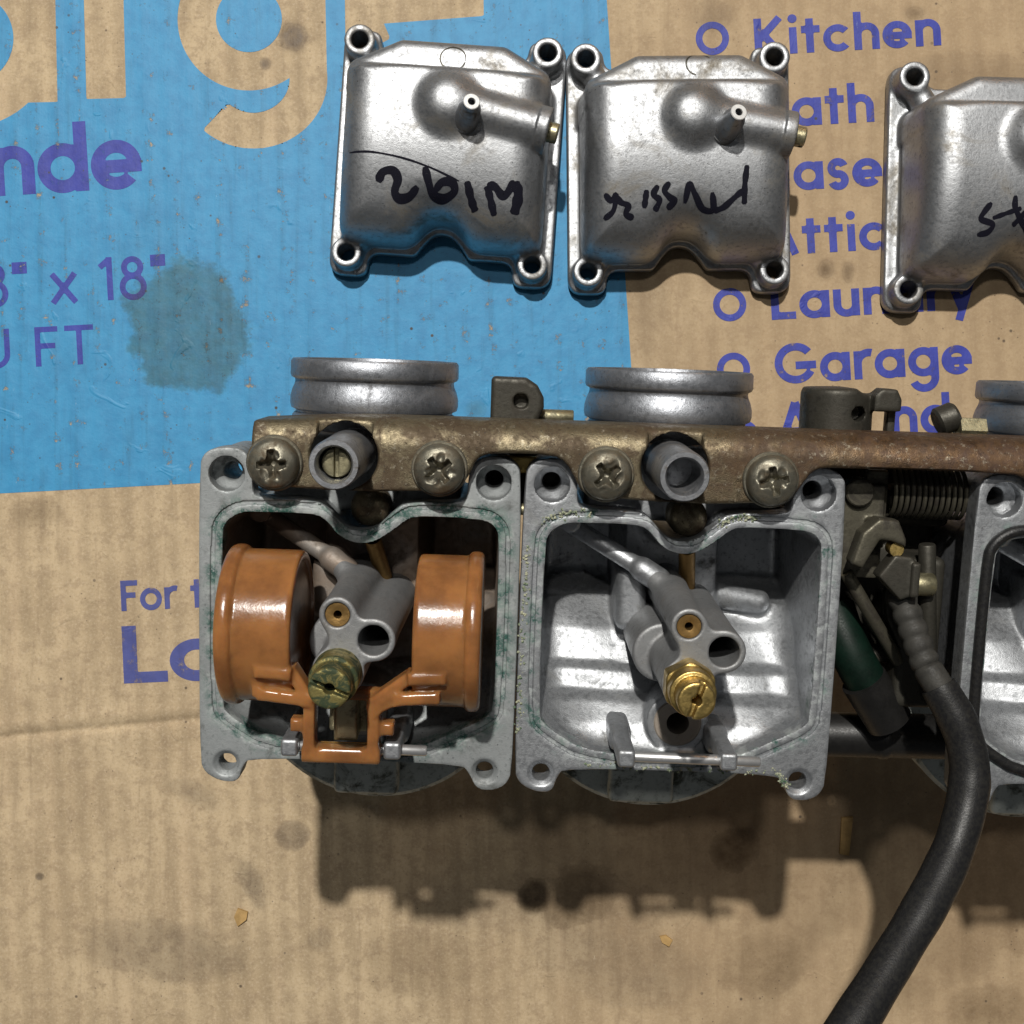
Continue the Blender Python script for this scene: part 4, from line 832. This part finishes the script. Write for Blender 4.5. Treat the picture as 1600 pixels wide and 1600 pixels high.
def clampb(X, Y, Z):
    f = smax(polysd([(95.6, 13.0), (98.4, 17.0), (101.6, 16.8), (102.8, 15.6), (102.6, 9.6), (100.0, 8.6)], X, Y), np.abs(Z - .2) - 2.2, .6)
    return smin(f, boxsd(X, Y, Z, (102.3, 12.6, 1.8), (.8, 3.2, 1.4), .4), .4)
add('cable_clamp', sdfmesh('cable_clamp', (93, 6, -4), (105, 19, 5), .3, clampb), M['dark_steel'], bank)
add('brass_nipple', lathe('brass_nipple', [(0, 0), (1.3, 0), (1.3, 3), (0, 3)], 18), M['brass'], bank, (98.8, 18.0, -1.2))
add('clamp_screw', lathe('clamp_screw', [(0, 0), (2.0, 0), (2.2, .4), (2.2, 4.2), (1.9, 4.6), (0, 4.6)], 24, 'x'), M['plated'], bank, (103.6, 10.6, -4))
add('linkage_block', sdfmesh('linkage_block', (84, -22, -27), (114.5, 22, -6), .5, lambda X, Y, Z: smin(boxsd(X, Y, Z, (107.8, 0, -15), (4.2, 15, 7), 1.5), smin(boxsd(X, Y, Z, (96, 6, -20), (9, 11, 4), 2), boxsd(X, Y, Z, (105, 5, -12), (4.6, 2.6, 3), .8), 1), 1)), M['dark_steel'], bank)
# cable with ribbed boot (path in world mm), bends out over the cardboard
hose_px = [(1406, 925, 93.5), (1425, 980, 95), (1445, 1035, 96.5), (1466, 1072, 98), (1498, 1130, 99), (1514, 1190, 99.5), (1511, 1250, 100.5), (1488, 1330, 103), (1449, 1410, 107), (1395, 1500, 112), (1332, 1600, 118), (1262, 1700, 124), (1180, 1810, 130)]
hose = [((x - 800) * PX * (320 - z) / 320, -(y - 800) * PX * (320 - z) / 320, z) for x, y, z in hose_px]
hp = spline([tl(p) for p in hose], 14); n0 = 3 * 14
s_ = np.linspace(0, 1, n0 + 4); rib_r = 2.35 + .42 * np.abs(np.sin(s_ * np.pi * 7.5)) * (s_ < .72) + np.where(s_ >= .72, .35, 0)
add('ribbed_boot', sweep('ribbed_boot', spline(hp[:n0 + 4][::4], 14)[::2] if False else hp[:n0 + 4], rib_r, 28), M['rubber_grey'], bank)
aa = np.arange(len(hp) - n0); rr = np.interp(aa, [0, 10, 40, 160], [3.2, 3.45, 3.65, 3.75]) * (1 + .018 * np.sin(aa * .21) + .012 * np.sin(aa * .53 + 1))
add('cable_sleeve', sweep('cable_sleeve', hp[n0:], rr, 32), M['rubber'], bank)
# fuel joint
add('fuel_pipe', lathe('fuel_pipe', [(0, 0), (4.5, 0), (4.6, 22), (4.9, 22.4), (4.9, 23.6), (4.6, 24), (4.6, 38), (0, 38)], 32, 'x'), M['plug'], bank, (83, -24.6, -20), (0, 0, rad(.6)))
add('vent_hose', sweep('vent_hose', spline([(93, 3, -16), (94.5, -2, -13), (97.5, -8, -11.5), (103, -16.5, -12)], 10), 4.1, 24), M['green_tube'], bank)
add('hose_end', sweep('hose_end', [(98.5, -10.2, -11), (104.6, -18.8, -12.2)], 4.6, 24), M['plug'], bank)
add('link_plate', sdfmesh('link_plate', (24, 27, -9), (35, 34, -3), .3, lambda X, Y, Z: boxsd(X, Y, Z, (29.2, 30.6, -6), (3.2, 1.6, .8), .3)), M['brass'], bank)
add('joining_pin', lathe('joining_pin', [(0, 0), (1.1, 0), (1.1, 9), (0, 9)], 16, 'x'), M['plated'], bank, (25.5, 22.5, -3))

# ------------------------------------------------------------------ loose scraps on the sheet
def scrap(name, pts, z, label, grp):
    P = [gp(x, y) for x, y in pts]; c = np.mean(P, 0); n = len(P)
    V = [(p[0] - c[0], p[1] - c[1], .0) for p in P] + [((p[0] - c[0]) * .97, (p[1] - c[1]) * .97, .5 + .25 * (i % 2)) for i, p in enumerate(P)]
    me = bpy.data.meshes.new(name); me.from_pydata([Vector(v) * MM for v in V], [], [tuple(range(n))[::-1], tuple(range(n, 2 * n))] + [(i, (i + 1) % n, n + (i + 1) % n, n + i) for i in range(n)])
    o = add(name, me, M['chip'], None, (c[0], c[1], z)); o['label'] = label; o['category'] = 'scrap'; o['group'] = grp
g_ = 'loose paper scraps on the cardboard'
scrap('paper_scrap', [(366, 1432), (372, 1418), (388, 1424), (386, 1436), (372, 1447)], .1, 'small pale triangular paper scrap left of the carburetor shadow', g_)
scrap('paper_scrap', [(1314, 1276), (1332, 1275), (1326, 1337), (1311, 1334)], .1, 'narrow tan strip of paper inside the shadow beside the black hose', g_)
scrap('paper_scrap', [(1030, 1462), (1040, 1460), (1051, 1468), (1045, 1478), (1034, 1472)], .1, 'tiny orange brown flake below the carburetor shadow', g_)

for cx_ in (29.9, 101.0):
    add('dark_filler', sdfmesh('dark_filler', (-17 if cx_ > 50 else -10, 14, -36), (17 if cx_ > 50 else 10, 40, -15), .6, lambda X, Y, Z: boxsd(X, Y, Z, (0, 28, -26), (14.5 if cx_ > 50 else 8.6, 8.5, 8), 1.5)), M['dark_steel'], bank, (cx_, 0, 0))  # added dark boxes standing for shade where the lit sheet showed through

def rod(name, a, b_, r_, mat):
    d = Vector(b_) - Vector(a); add(name, lathe(name, [(0, 0), (r_ * .9, 0), (r_, .25), (r_, d.length - .25), (r_ * .9, d.length), (0, d.length)], 20), mat, bank, a, d.to_track_quat('Z', 'Y').to_euler())
rod('link_rod', (92.0, 12.0, -6), (104.5, -6, -9), 1.3, M['dark_plated'])
rod('link_rod', (107, 18, -6), (110.5, -12, -8), 1.6, M['dark_steel'])
rod('choke_rod', (90.5, -6, -14), (112.5, -5.2, -14), 1.9, M['dark_steel'])
rod('pivot_bolt', (105.6, 3.2, -12), (105.6, 3.2, -6.4), 3.0, M['dark_plated'])
rod('pivot_bolt', (93.2, 27.6, -9), (93.2, 27.6, -4.5), 2.7, M['dark_plated'])
add('pivot_arm', sdfmesh('pivot_arm', (98, -6, -11), (112, 12, -6), .36, lambda X, Y, Z: smax(polysd(fillet([(100, 9), (106, 10), (111, 2), (110, -5), (104, -3), (101, 3)], 1.5), X, Y), np.abs(Z + 8.6) - .9, .4)), M['dark_steel'], bank)
add('shade_backing', sdfmesh('shade_backing', (86, -22, -36), (118, 24, -24), .6, lambda X, Y, Z: smin(boxsd(X, Y, Z, (102, 4, -30), (14.5, 17, 3.5), 2), zcyl(X, Y, Z, 100, -2, 7, -34, -25.5, 1), 1)), M['dark_steel'], bank)  # added dark slab hiding the sheet, gives the gap its darkness
# put the empty of the bank at its base and keep every part where it stands
base_z = -91.3
bank.location = (BM @ Vector((0, 0, base_z))) * MM
for c in list(bank.children): c.location.z -= base_z * MM
